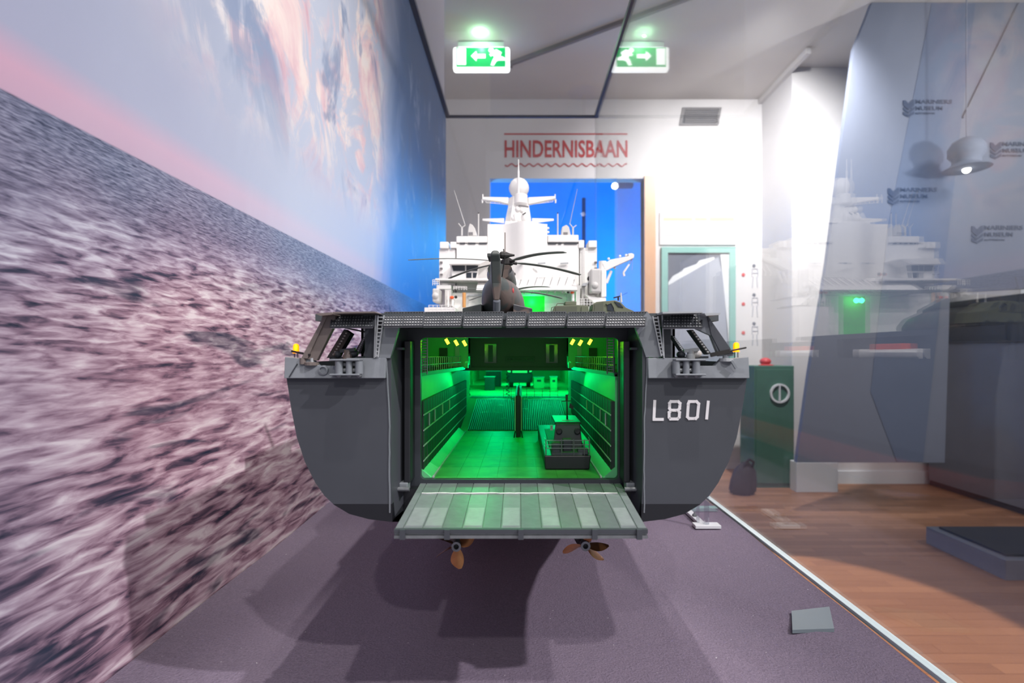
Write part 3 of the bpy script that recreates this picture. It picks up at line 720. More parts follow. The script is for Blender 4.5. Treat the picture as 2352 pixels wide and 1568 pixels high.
# ------------------------------------------------ dock interior
DWX = 0.0945
zf = Z(1100, D1) - 0.0002           # dock floor
zfu = ZC - 0.085                    # vehicle deck
zfen = ZC - 0.046; zcat = ZC - 0.0200
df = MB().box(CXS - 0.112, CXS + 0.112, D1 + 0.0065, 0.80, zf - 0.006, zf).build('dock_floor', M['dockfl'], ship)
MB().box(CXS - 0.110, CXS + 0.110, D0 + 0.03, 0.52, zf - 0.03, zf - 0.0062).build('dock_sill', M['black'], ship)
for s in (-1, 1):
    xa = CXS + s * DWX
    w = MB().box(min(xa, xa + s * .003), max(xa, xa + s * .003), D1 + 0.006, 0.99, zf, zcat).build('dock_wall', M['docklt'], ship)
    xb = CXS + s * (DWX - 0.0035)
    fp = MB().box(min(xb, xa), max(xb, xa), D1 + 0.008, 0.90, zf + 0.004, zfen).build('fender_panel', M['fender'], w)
    for i, zz in enumerate((0.0135, 0.0285, 0.0435, 0.058)):
        z_ = zfen - zz
        MB().box(xb - 0.0007, xb + 0.0007, D1 + 0.008, 0.90, z_ - 0.0006, z_ + 0.0006).build('rubbing_strip', M['ltgrey'], fp)
    for i in range(24):
        yy = D1 + 0.012 + i * 0.0168
        MB().box(xb - 0.0003, xb + 0.0003, yy, yy + 0.0004, zf + 0.004, zfen).build('plank_seam', M['deck'], fp)
    for i, (yy, zz) in enumerate(((0.53, 0.0150), (0.565, 0.0150), (0.62, 0.0145), (0.68, 0.0150))):
        MB().box(xb - 0.0010, xb + 0.0010, yy, yy + 0.0025, zfen - zz - 0.0125, zfen - zz).build('bollard_strip', M['ltgrey'], fp)
    MB().ext([Vector((CXS + s * DWX, D1 + .006, zf)), Vector((CXS + s * (DWX - .012), D1 + .006, zf)), Vector((CXS + s * DWX, D1 + .006, zf + 0.010))], (0, 0.29, 0)).build('floor_chamfer', M['docklt'], df)
    MB().box(CXS + s * (DWX - .0135) - .0008, CXS + s * (DWX - .0135) + .0008, D1 + .006, 0.79, zf, zf + 0.0016).build('kerb_rail', M['ltgrey'], df)
# dock floor plates
for i in range(8):
    for j in range(6):
        x0 = CXS - 0.078 + i * 0.0195; y0 = D1 + 0.004 + j * 0.05
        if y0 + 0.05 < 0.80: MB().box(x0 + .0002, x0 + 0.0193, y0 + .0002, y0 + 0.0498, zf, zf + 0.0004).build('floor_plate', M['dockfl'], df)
# catwalk galleries with doors, rails and ladders
for s in (-1, 1):
    xi = lambda d: CXS + s * (DWX - 0.001 - 0.018 * min(1, max(0, (d - 0.50) / 0.2)))
    xo = CXS + s * 0.128
    pts = [Vector((xo, D1 + .006, zcat - .002)), Vector((xi(0.5), D1 + .006, zcat - .002)), Vector((xi(0.6), 0.60, zcat - .002)), Vector((xi(0.7), 0.70, zcat - .002)), Vector((xi(0.7), 0.84, zcat - .002)), Vector((xo, 0.84, zcat - .002))]
    cw = MB().ext(pts, (0, 0, 0.004)).build('catwalk', M['dark'], ship)
    MB().box(min(xo, xo + s * .003), max(xo, xo + s * .003), D1 + .006, 0.84, zcat, ZD - 0.006).build('gallery_wall', M['docklt'], cw)
    MB().box(min(xo, CXS + s * .07), max(xo, CXS + s * .07), 0.72, 0.724, zcat, ZD - 0.006).build('gallery_end', M['docklt'], cw)
    dxx = CXS + s * (0.104)
    MB().box(dxx - 0.0055, dxx + 0.0055, 0.717, 0.72, zcat + 0.002, zcat + 0.028).build('gallery_door', M['dark'], cw)
    MB().box(CXS + s * 0.085 - 0.003, CXS + s * 0.085 + 0.003, 0.718, 0.72, zcat + 0.002, zcat + 0.030).build('door_post', M['ltgrey'], cw)
    rail = MB(); ds = [D1 + 0.012, 0.55, 0.60, 0.65, 0.70]
    rp = [Vector((xi(d) + s * 0.002, d, 0)) for d in ds]
    for h in (0.0085, 0.0165): rail.path([p + Vector((0, 0, zcat + h)) for p in rp], 0.00055, 5)
    rail.build('rail', M['steel'], cw)
    for i in range(22):
        d = D1 + 0.012 + i * 0.0092; p = Vector((xi(d) + s * 0.002, d, zcat))
        MB().tube(p, p + Vector((0, 0, 0.0165)), 0.0005, n=5).build('rail_post', M['steel'], cw)
    ld = MB(); xl = CXS + s * 0.0905
    for k in (-1, 1): ld.tube((xl + k * 0.0032, D1 + 0.009, zcat), (xl + k * 0.0032, D1 + 0.009, ZC + 0.015), 0.0007, n=5)
    ld = ld.build('ladder', M['steel'], cw)
    for i in range(13):
        MB().tube((xl - 0.0032, D1 + 0.009, zcat + 0.002 + i * 0.0026), (xl + 0.0032, D1 + 0.009, zcat + 0.002 + i * 0.0026), 0.0005, n=4).build('rung', M['steel'], ld)
    # yellow strip lamps under the deckhead
    for k, (px, py) in enumerate(((1027, 784), (1048, 787), (1067, 788)) if s < 0 else ((1315, 785), (1333, 787), (1355, 785))):
        d = 0.56; a = P(px, py, d)
        MB().bar(a + Vector((s * -0.0015 * -1, 0, 0.0026)), a + Vector((s * 0.0015 * -1, 0, -0.0026)), 0.0030, 0.0022, (0, 1, 0)).build('strip_lamp', M['ledy'], ship)
        lamp('dock_strip_light', 'POINT', a + Vector((0, 0.006, -0.004)), 0.012, (0.16, 1.0, 0.0), shadow_soft_size=0.0006)
# deckhead cross bulkhead with the name board
cb = MB().box(CXS - 0.075, CXS + 0.075, 0.80, 0.806, zcat - 0.001, ZD - 0.006).build('cross_bulkhead', M['dark'], ship)
MB().pbox(1162, 819, 1227, 831, 0.797, 0.80).build('name_board', M['deck'], cb)
text_mesh('name_text', 'Zr.Ms. JOHAN DE WITT', M['black'], cb, P(1165, 828, 0.7965), X(1224, 0.8) - X(1165, 0.8), 5.5 * 0.8 / F, 0.0004)
for (a, b) in ((1113, 1140), (1254, 1281)):
    MB().pbox(a, 790, b, 833, 0.796, 0.80).build('cabin_window', M['window'], cb)
    MB().pbox(a + 8, 792, b - 8, 831, 0.794, 0.796).build('operator_panel', M['deck'], cb)
MB().box(CXS - 0.13, CXS + 0.13, 0.795, 0.81, zcat - 0.006, zcat - 0.001).build('cross_beam', M['dark'], ship)
MB().box(CXS - 0.112, CXS + 0.112, D1 + .006, 0.80, ZD - 0.0075, ZD - 0.0062).build('deckhead', M['docklt'], ship)
# ramp from dock to vehicle deck, vehicle deck
rp = MB().ext([Vector((CXS - 0.094, 0.797, zf)), Vector((CXS - 0.094, 0.985, zfu)), Vector((CXS - 0.094, 0.985, zf - .006)), Vector((CXS - 0.094, 0.797, zf - .006))], (0.188, 0, 0)).build('inner_ramp', M['docklt'], ship)
n_ = Vector((0, -(zfu - zf), 0.188)).normalized()
for a, b in ((-0.079, -0.004), (0.004, 0.079)):
    p0 = Vector((CXS + a, 0.800, zf)) + n_ * 0.0006; p1 = Vector((CXS + a, 0.972, zf + (zfu - zf) * 0.93)) + n_ * 0.0006
    MB().ext([p0, p1, p1 + n_ * 0.0012, p0 + n_ * 0.0012], (b - a, 0, 0)).build('ridged_tread', M['ridge'], rp)
vd = MB().box(CXS - 0.17, CXS + 0.17, 0.985, 1.78, zfu - 0.006, zfu).build('vehicle_deck', M['docklt'], ship)
MB().box(CXS - 0.094, CXS + 0.094, 0.988, 1.03, zfu, zfu + 0.001).build('ridged_tread', M['ridge'], vd)
MB().box(CXS - 0.17, CXS + 0.17, 1.72, 1.73, zfu, ZC + 0.02).build('vehicle_deck_end', M['docklt'], ship)
for s in (-1, 1):
    a = CXS + s * 0.135; MB().box(min(a, a + s * .003), max(a, a + s * .003), 0.99, 1.73, zfu, ZC + 0.02).build('vehicle_deck_side', M['docklt'], ship)
    for i, yy in enumerate((1.02, 1.10, 1.20, 1.30, 1.42)):
        MB().box(a - s * .004 - .003, a - s * .004 + .003, yy, yy + 0.008, zfu, ZC + 0.02).build('side_frame', M['docklt'], ship)
    for k in range(2):
        MB().lathe(Vector((CXS + s * 0.098, 1.0, zfu + 0.006 + 0.011 * k)), (0, -1, 0), [(0.004, 0), (0.004, 0.004), (0.001, 0.005)], 10).build('side_buffer', M['black'], ship)
MB().box(CXS - 0.135, CXS + 0.135, 0.81, 1.73, ZC - 0.004, ZC).build('vehicle_deckhead', M['docklt'], ship)
# centre barrier seen end-on
cbx = X(1190.5, 0.734)
br = MB().box(cbx - 0.0036, cbx + 0.0036, 0.738, 0.99, zf, Z(908, 0.738)).build('centre_barrier', M['black'], ship, bevel=0.001)
for s in (-1, 1): MB().box(cbx + s * 0.0044 - 0.0008, cbx + s * 0.0044 + 0.0008, 0.737, 0.99, zf + 0.010, Z(911, 0.738)).build('barrier_fender', M['ltgrey'], br)
MB().ext([P(1187.5, 908, 0.745), P(1193.5, 908, 0.745), P(1194, 892, 0.745), P(1191, 884, 0.745), P(1188.5, 892, 0.745)], (0, 0.006, 0)).build('barrier_head', M['dark'], br)
MB().tube(P(1192.5, 890, 0.748), P(1192.5, 874, 0.748), 0.0005, n=5).build('barrier_aerial', M['dark'], br)
for s in (-1, 1): MB().path([Vector((cbx + s * .006, 0.733, zf)), Vector((cbx + s * .0045, 0.735, zf + .009)), Vector((cbx + s * .002, 0.735, zf + .009))], 0.0009, 5).build('barrier_bracket', M['black'], br)
rl = MB()
for zz in (0.006, 0.012, 0.018): rl.tube((CXS - 0.03, 1.0, zfu + zz), (CXS + 0.075, 1.0, zfu + zz), 0.00045, n=4)
rl = rl.build('deck_rail', M['steel'], ship)
for i in range(8): MB().tube((CXS - 0.03 + i * 0.015, 1.0, zfu), (CXS - 0.03 + i * 0.015, 1.0, zfu + 0.019), 0.0006, n=4).build('rail_post', M['steel'], rl)
sp_ = MB()
for i in range(40):
    a = i * 0.9; a2 = (i + 1) * 0.9
    sp_.tube((CXS - 0.022 + 0.0032 * math.cos(a), 1.02 + .003 * math.sin(a), zfu + 0.002 + i * 0.0011), (CXS - 0.022 + 0.0032 * math.cos(a2), 1.02 + .003 * math.sin(a2), zfu + 0.0031 + i * 0.0011), 0.0009, n=4)
sp_.build('coiled_hose', M['dark'], ship)
# dock lamps
MB().ball(P(1276, 847, 1.05), 0.0032).build('deckhead_lamp', M['ledc'], ship)
for (x_, d_, z_, e_) in ((-0.05, 1.12, -0.012, 0.30), (0.07, 1.10, -0.012, 0.34), (0.0, 1.42, -0.012, 0.40)):
    lamp('vehicle_deck_light', 'POINT', (CXS + x_, d_, ZC + z_), e_, (0.0, 1.0, 0.40), shadow_soft_size=0.002)
for s in (-1, 1):
    lamp('dock_flood', 'AREA', (CXS + s * 0.06, 0.74, zcat - 0.004), 0.085, (0.0, 1.0, 0.22), (CXS + s * 0.03, 0.66, zf), size=0.04)
    lamp('dock_flood_stern', 'AREA', (CXS + s * 0.05, 0.55, ZD - 0.010), 0.050, (0.02, 1.0, 0.04), (CXS + s * 0.02, 0.60, zf), size=0.03)
# ------------------------------------------------ stern gate (lowered ramp)
g_in, g_out = 0.497, 0.387
def G(u, v, h=0.0):     # u across -1..1, v 0 hinge .. 1 outer edge
    d = g_in + (g_out - g_in) * v
    xl = X(967, g_in) + (X(906, g_out) - X(967, g_in)) * v; xr = X(1424, g_in) + (X(1487, g_out) - X(1424, g_in)) * v
    z = Z(1101, g_in) - .002 + (Z(1214, g_out) - Z(1101, g_in) + .002) * v
    return Vector((xl + (xr - xl) * (u + 1) / 2, d, z + h))
gate = MB().loft([[G(-1, 0, -.0045), G(1, 0, -.0045), G(1, 0, -.0008), G(-1, 0, -.0008)], [G(-1, 1, -.0045), G(1, 1, -.0045), G(1, 1, -.0008), G(-1, 1, -.0008)]]).build('stern_gate', M['steel'], ship)
us = [-1, -0.935, -0.78, -0.625, -0.465, -0.305, -0.16, 0.0, 0.165, 0.32, 0.48, 0.63, 0.79, 0.925, 1.0]
pm = [paint('gate_plank_a', (124, 130, 134), 0.42, metal=0.2, var=0.1, scale=120, bstr=0.5), paint('gate_plank_b', (108, 114, 118), 0.42, metal=0.2, var=0.1, scale=120, bstr=0.5), paint('gate_plank_c', (146, 151, 155), 0.42, metal=0.2, var=0.1, scale=120, bstr=0.5)]
for i, (a, b) in enumerate(zip(us, us[1:])):
    a += 0.004; b -= 0.004; v0, v1 = 0.01, 0.985
    mm = pm[1] if i in (3, 5, 7, 9, 11) else pm[0]
    MB().loft([[G(a, v0, -.0008), G(b, v0, -.0008), G(b, v0, 0), G(a, v0, 0)], [G(a, v1, -.0008), G(b, v1, -.0008), G(b, v1, 0), G(a, v1, 0)]]).build('gate_plank', mm, gate)
for i in (1, 2, 4, 6, 8, 10, 12):
    a, b = us[i] + 0.012, us[i + 1] - 0.012
    MB().loft([[G(a, 0.62, .0), G(b, 0.62, .0), G(b, 0.62, .0003), G(a, 0.62, .0003)], [G(a, 0.955, .0), G(b, 0.955, .0), G(b, 0.955, .0003), G(a, 0.955, .0003)]]).build('anti_slip_pad', pm[2], gate)
m = MB(); wl_ = [G(-0.93 + 1.84 * i / 40, 0.30 + random.uniform(-.006, .006), 0.0004) for i in range(41)]
for a, b in zip(wl_, wl_[1:]): m.bar(a, b, 0.0016 * random.uniform(.8, 1.3), 0.0006)
m.build('white_line', M['print_white'], gate)
m = MB(); m.bar(G(-1, 1, -.0015), G(1, 1, -.0015), 0.003, 0.003); m.build('edge_tube', M['hull'], gate)
MB().bar(G(-1, 1.0, -.0058), G(1, 1.0, -.0058), 0.0025, 0.0022).build('edge_tube', M['steel'], gate)
for u in (-0.93, -0.58, 0.0, 0.58, 0.93):
    MB().bar(G(u, 1.02, .0006), G(u, 1.02, -.0068), 0.004, 0.003, (0, 1, 0)).build('edge_bracket', M['hull'], gate)
for s in (-1, 1):
    MB().box(CXS + s * .1035 - .004, CXS + s * .1035 + .004, 0.470, 0.482, zf - 0.006, zf + 0.002).build('hinge_block', M['hull_light'], gate, bevel=0.001)
    MB().tube((CXS + s * .1035 - .006, 0.468, zf - 0.003), (CXS + s * .1035 + .006, 0.468, zf - 0.003), 0.002, n=10).build('hinge_pin', M['steel'], gate)
# hull number
HN = MB().box(0, 0, 0, 0, 0, 0); HN = MB()
def stroke(mb, pts, w, d=D0 - 0.0006, closed=False):
    n = len(pts); rng = range(n if closed else n - 1)
    for i in rng:
        a, b = Vector(pts[i]), Vector(pts[(i + 1) % n]); t = (b - a).normalized(); e = t * w * 0.5 if len(pts) > 2 else t * 0; nn = Vector((-t.y, t.x)) * w / 2
        a2, b2 = a - e * 0.8, b + e * 0.8
        mb.pext([tuple(a2 + nn), tuple(b2 + nn), tuple(b2 - nn), tuple(a2 - nn)], d - 0.0002 * (i % 2), d + 0.0006)
for nm, segs in (('L', [([(1504, 921), (1502, 963), (1522, 963)], False)]),
                 ('8', [([(1541, 922), (1558, 922), (1562, 926), (1561, 938), (1557, 942), (1541, 942), (1538, 938), (1538, 926)], True), ([(1558, 944), (1561, 947), (1560, 958), (1556, 962), (1540, 962), (1537, 958), (1537, 947), (1540, 944)], False)]),
                 ('0', [([(1583, 922), (1600, 922), (1605, 927), (1602, 957), (1598, 961), (1583, 961), (1579, 957), (1581, 927)], True)]),
                 ('1', [([(1627, 920), (1623, 963)], False)])):
    mb = MB()
    for pts, cl in segs: stroke(mb, pts, 6.4, closed=cl)
    mb.build('hull_numeral', M['print_white'], ship)
# ------------------------------------------------ safety nets round the flight deck
def net(px0, px1, ty0, ty1, by0, by1, shift, dn=0.457, df_=0.440, nx=14, nz=5):
    """tilted plate with a dark grid on its underside; outer edge (top in view) nearer the viewer"""
    a, b = P(px0, ty0, dn), P(px1, ty1, dn); c, e = P(px1 + shift, by1, df_), P(px0 + shift, by0, df_)
    nrm = (b - a).cross(e - a).normalized()
    if nrm.y > 0: nrm = -nrm
    fr = MB()
    for p, q in ((a, b), (b, c), (c, e), (e, a)): fr.bar(p, q, 0.0012, 0.0012, nrm)
    fr.bar(a - nrm * 0.0012, b - nrm * 0.0012, 0.0026, 0.001, (0, 0, 1))
    f = fr.build('net_frame', M['net'], ship)
    MB().loft([[a - nrm * .0008, b - nrm * .0008, c - nrm * .0008, e - nrm * .0008], [a - nrm * .0014, b - nrm * .0014, c - nrm * .0014, e - nrm * .0014]]).build('net_backing', M['netplate'], f)
    g = MB()
    for i in range(1, nx):
        t = i / nx; w = 0.0009 if i != nx // 2 else 0.0016
        g.bar(a.lerp(b, t), e.lerp(c, t), w, 0.0008, nrm)
    for j in range(1, nz):
        t = j / nz; g.bar(a.lerp(e, t), b.lerp(c, t), 0.0008, 0.0008, nrm)
    g.build('netting', M['net'], f)
for (a, b, sh) in ((884, 974, -4), (976, 1062, -4), (1068, 1156, -4), (1166, 1208, -3), (1217, 1300, -4), (1307, 1390, -4), (1396, 1486, -5)):
    net(a, b, 718, 717, 749, 748, sh, nx=14 if b - a > 60 else 7)
net(765, 862, 719, 718, 751, 750, -6, nx=15)
net(1524, 1612, 720, 719, 752, 752, -1, nx=13)
for a, b, mt in ((722, 762, 'brown'), (1618, 1656, 'ltgrey')):
    pts = [(a, 720), (b, 717), (b + 2, 722), (a + 14, 725)] if a < 1000 else [(a, 719), (b, 718), (b - 4, 723), (a + 4, 725)]
    MB().pext(pts, 0.436, 0.50).build('wing_flap', M[mt], ship)
for a, b, mt in ((764, 864, 'brown'), (1522, 1615, 'ltgrey')):
    MB().pext([(a, 716), (b - 4, 715), (b, 718), (a, 720)], 0.434, 0.46).build('wing_flap', M[mt], ship)
# slanted gallery struts
for s, pts, mt in ((-1, [(741, 724), (771, 724), (765, 752), (727, 828), (693, 822), (738, 738)], 'brown'), (1, [(1606, 724), (1624, 722), (1686, 812), (1684, 818), (1652, 818), (1633, 770), (1600, 755)], 'hull_light')):
    o = MB().pext(pts, 0.448, 0.4535).build('slanted_strut', M[mt], ship)
    if s < 0: MB().pext([(741, 724), (752, 724), (706, 823), (692, 822), (736, 740)], 0.4465, 0.448).build('strut_face', M['brown'], o)
    else: MB().pext([(1624, 722), (1686, 812), (1658, 814), (1634, 768)], 0.4465, 0.448).build('strut_face', M['hull'], o)
for s, ln in ((-1, [((790, 756), (805, 766), (776, 816), (750, 822)), ((834, 774), (840, 775), (828, 812), (812, 812))]), (1, [((1585, 757), (1592, 757), (1634, 812), (1626, 814)), ((1543, 770), (1549, 772), (1574, 806), (1566, 806))])):
    for i, q in enumerate(ln):
        d = 0.50 + i * 0.06
        sc_ = d / 0.452
        o = MB().pext(q, d, d + 0.012).build('gallery_strut', M['dark'], ship)
        a, b = Vector(((q[0][0] + q[1][0]) / 2, (q[0][1] + q[1][1]) / 2)), Vector(((q[2][0] + q[3][0]) / 2, (q[2][1] + q[3][1]) / 2))
        for k in range(9):
            t = a.lerp(b, (k + 0.7) / 9.6)
            MB().pbox(t.x - 2.2, t.y - 1.6, t.x + 2.2, t.y + 1.6, d - 0.0005, d).build('lightening_hole', M['ltgrey'], o)
for s, (a, b) in ((-1, (838, 862)), (1, (1522, 1541))):
    MB().pbox(a, 750, b, 822, 0.456, 0.47).build('gallery_post', M['dark'], ship)
    MB().tube(P(a - 1 if s > 0 else b + 1, 724, 0.449), P(a + 3 if s > 0 else b - 2, 822, 0.449), 0.0007, n=5).build('stay_wire', M['ltgrey'], ship)
    # ladder beside the transom post
    L0 = ((868, 724), (882, 724), (863, 820), (868, 820)) if s < 0 else ((1499, 726), (1511, 726), (1519, 818), (1524, 818))
    m = MB(); m.tube(P(*L0[0], 0.4485), P(*L0[2], 0.4485), 0.0007, n=5); m.tube(P(*L0[1], 0.4485), P(*L0[3], 0.4485), 0.0007, n=5)
    ld = m.build('ladder', M['ltgrey'], ship)
    for i in range(11):
        t = (i + 0.5) / 11; p = P(*L0[0], 0.4485).lerp(P(*L0[2], 0.4485), t); q = P(*L0[1], 0.4485).lerp(P(*L0[3], 0.4485), t)
        MB().tube(p, q, 0.0006, n=4).build('rung', M['ltgrey'], ld)
    MB().pext([L0[0], L0[1], L0[3], L0[2]], 0.4520, 0.4526).build('ladder_backing', M['black'], ld)
MB().path([P(792, 753, 0.55), P(815, 757, 0.55), P(838, 762, 0.55)], 0.0008, 5).build('hanging_cable', M['gun'], ship)
# amber lamps, machine guns, mooring gear
for s, (px, py) in ((-1, (680, 800)), (1, (1691, 797))):
    d = 0.462; c = P(px, py, d)
    a = MB().lathe(c - Vector((0, 0, 0.0044)), (0, 0, 1), [(0.0030, 0), (0.0030, 0.001), (0.0026, 0.0012), (0.0026, 0.006), (0.0022, 0.0078), (0.0012, 0.0086), (0.0001, 0.0088)], 16).build('amber_lamp', M['led'], ship, smooth=True)
    for k in (-1, 1): MB().tube(c + Vector((k * .0015, 0, -0.0044)), c + Vector((k * .0015, 0, -0.0098)), 0.0004, n=5).build('lamp_leg', M['gun'], a)
    lamp('amber_light', 'POINT', c + Vector((-s * 0.002, -0.006, 0.002)), 0.004, (1, 0.55, 0.06), shadow_soft_size=0.003)
gm = MB().lathe(P(716 if True else 0, 836, 0.450), (0, 0, 1), [(0.006, -.001), (0.006, .0015), (0.002, .002)], 14).build('gun_base', M['brown'], ship)
MB().tube(P(696, 836, 0.449), P(696, 822, 0.449), 0.0028, n=10).build('gun_ammunition_box', M['brown'], gm)
MB().tube(P(717, 836, 0.449), P(717, 822, 0.449), 0.0016, n=8).build('gun_post', M['ltgrey'], gm)
MB().bar(P(670, 806, 0.452), P(712, 815, 0.447), 0.0018, 0.0018).build('gun_barrel', M['gun'], gm)
gm = MB().lathe(P(1668, 827, 0.450), (0, 0, 1), [(0.006, -.001), (0.006, .0015), (0.002, .002)], 14).build('gun_base', M['ltgrey'], ship)
MB().tube(P(1665, 827, 0.449), P(1665, 815, 0.449), 0.002, n=8).build('gun_post', M['ltgrey'], gm)
MB().bar(P(1632, 815, 0.447), P(1676, 806, 0.445), 0.003, 0.0035).build('gun_body', M['gun'], gm)
MB().tube(P(1674, 806, 0.445), P(1714, 798, 0.444), 0.0008, n=6).build('gun_barrel', M['gun'], gm)
MB().bar(P(1680, 828, 0.444), P(1691, 846, 0.444), 0.002, 0.002).build('gun_leg', M['hull_light'], gm)
for s, px in ((-1, 798), (1, 1586)):
    o = MB().lathe(P(px, 822, 0.462), (0, 0, 1), [(0.004, -.001), (0.004, .003), (0.003, .0035), (0.003, .0072), (0.0001, .0075)], 14).build('bollard', M['ltgrey'] if s > 0 else M['brown'], ship)
    MB().bar(P(px - 16, 806, 0.462), P(px + 18, 802, 0.462), 0.004, 0.003).build('bollard_arm', M['dark'] if s < 0 else M['ltgrey'], o)
    MB().ball(P(px - 22, 814, 0.465), 0.004, 1, 1, .8).build('winch_drum', M['dark'], o)
    MB().ball(P(px + 12, 812, 0.466), 0.0045, 1.2, 1, .9).build('winch_drum', M['offwhite'] if s > 0 else M['dark'], o)
    MB().bar(P(px - 40, 822, 0.466), P(px + 40, 820, 0.466), 0.003, 0.002).build('winch_rail', M['dark'], o)
# ------------------------------------------------ propellers under the gate
for s, px, py, r0 in ((-1, 1049, 1252, 0), (1, 1344, 1251, 25)):
    d = 0.50; c = P(px, py, d)
    pod = MB().lathe(c, (0, 1, 0), [(0.0044, 0), (0.0044, 0.004), (0.0075, 0.012), (0.009, 0.03), (0.009, 0.07), (0.004, 0.09), (0.0001, 0.095)], 18).build('propeller_pod', M['black'], ship, smooth=True)
    MB().box(c.x - 0.005, c.x + 0.005, d + 0.02, d + 0.075, c.z, ZC - 0.150).build('pod_strut', M['black'], pod)
    hub = MB().loft([[c + Vector((r * math.cos(a * math.pi / 10), h, r * math.sin(a * math.pi / 10))) for a in range(20)] for r, h in ((0.0047, 0.006), (0.0047, -0.004), (0.0026, -0.004), (0.0026, 0.004), (0.0001, 0.004))], caps=False).build('propeller_hub', M['steel'], pod, smooth=True)
    angs = (-92, 150, 28, 200) if s < 0 else (188, -48, 78, -12)
    for k, a in enumerate(angs):
        ca, sa = math.cos(math.radians(a)), math.sin(math.radians(a))
        e1 = Vector((ca, 0, sa)); e2 = Vector((-sa, 0, ca)); ey = Vector((0, 1, 0))
        rings = []
        for t in range(9):
            u = t / 8; r = 0.004 + 0.0185 * u; w = 0.0075 * math.sin(math.pi * (0.16 + 0.80 * u)) ** 0.8 + 0.0003
            pit = math.radians(58 - 30 * u) if (k % 2 == 0) else math.radians(78)
            tang = e2 * math.cos(pit) + ey * math.sin(pit); nn = -e2 * math.sin(pit) + ey * math.cos(pit)
            cc = c + e1 * r + e2 * (0.004 * u * u); th = 0.0008 * (1 - .7 * u)
            rings.append([cc - tang * w, cc - tang * w * .5 + nn * th, cc + tang * w * .5 + nn * th, cc + tang * w, cc + tang * w * .5 - nn * th, cc - tang * w * .5 - nn * th])
        MB().loft(rings).build('propeller_blade', M['bronze'], pod, smooth=True)
# ------------------------------------------------ white superstructure
DS = 1.27
def wb(name, px0, py0, px1, py1, d0=DS, d1=None, mat='white', bev=0.0, parent=None):
    return MB().pbox(px0, py0, px1, py1, d0, d1 if d1 else d0 + 0.30).build(name, M[mat], parent or ship, bevel=bev)
base_y = Z(0, 1)
yb = VY - 0.0355 * F / DS      # deck line in pixels at DS
sup = wb('superstructure', 1048, 559, 1330, yb, DS, DS + 0.55, bev=0.002)
# curved funnel-house front
rg = []
for (h0, h1) in ((515, 0), (660, 0)):
    pts = []
    for i in range(13):
        t = i / 12; px = 1120 + (1257 - 1120) * t; bul = 0.030 * math.sin(math.pi * min(1, max(0, (t - 0.25) / 0.75))) ** 2
        pts.append(Vector((X(px, DS), DS - 0.002 - bul, Z(h0, DS))))
    pts += [Vector((X(1257, DS), DS + 0.30, Z(h0, DS))), Vector((X(1120, DS), DS + 0.30, Z(h0, DS)))]
    rg.append(pts)
MB().loft(rg).build('mast_house', M['white'], ship, smooth=True)
MB().pbox(1160, 508, 1232, 516, DS, DS + 0.2).build('mast_house_roof', M['white'], ship)
for a, b, c_, e, slots in ((1048, 542, 1119, 557, ((1056, 1068), (1075, 1092), (1100, 1118))), (1258, 539, 1329, 556, ((1259, 1278), (1282, 1290), (1296, 1326)))):
    o = wb('upper_bulwark', a, b, c_, e, DS - 0.004, DS + 0.25, bev=0.002)
    for k, (p, r) in enumerate(slots): MB().pbox(p, 557.3, r, 560, DS - 0.003, DS - 0.0005).build('scupper_slot', M['dark'], o)
for (a, b, c_, e) in ((1010, 555, 1030, 570), (1034, 555, 1048, 569), (1329, 551, 1342, 569), (1352, 552, 1371, 568)):
    wb('deck_locker', a, b, c_, e, DS - 0.003, DS + 0.05, bev=0.0015)
wb('side_tower', 1009, 572, 1046, yb, DS + 0.005, DS + 0.4); wb('side_tower', 1332, 569, 1371, yb, DS + 0.005, DS + 0.4)
for s, px in ((-1, 1012), (1, 1368)):
    for i in range(5):
        MB().pbox(px - 2, 600 + i * 14, px + 4, 603 + i * 14, DS - 0.001, DS + 0.005).build('vent_notch', M['vent'], ship)
ldd = MB(); xl, xr = X(1338, DS), X(1342, DS)
for x_ in (xl, xr): ldd.tube((x_, DS - 0.001, Z(572, DS)), (x_, DS - 0.001, Z(655, DS)), 0.0006, n=4)
ldd = ldd.build('ladder', M['offwhite'], ship)
for i in range(20): MB().tube((xl, DS - 0.001, Z(574 + i * 4, DS)), (xr, DS - 0.001, Z(574 + i * 4, DS)), 0.0005, n=4).build('rung', M['offwhite'], ldd)
for px in (1192, 1244, 1296):
    m = MB(); m.bar(P(px - 9, 605, DS - 0.034 if px < 1250 else DS - 0.006), P(px + 9, 604, DS - 0.034 if px < 1250 else DS - 0.006), 0.004, 0.003)
    m.build('grab_rail', M['ltgrey'], ship)
# control cab with visor and windows
cab = MB().pext([(1032, 604), (1100, 604), (1094, 640), (1040, 640)], DS - 0.035, DS).build('control_cab', M['white'], ship)
MB().pext([(1038, 593), (1128, 594), (1102, 606), (1031, 606)], DS - 0.055, DS).build('cab_visor', M['white'], cab)
for q in ([(1037, 609), (1068, 609), (1068, 622), (1041, 622)], [(1071, 609), (1098, 609), (1096, 622), (1071, 622)], [(1071, 626), (1083, 626), (1083, 638), (1071, 638)], [(1086, 626), (1096, 626), (1093, 638), (1086, 638)]):
    MB().pext(q, DS - 0.0365, DS - 0.035).build('cab_window', M['window'], cab)
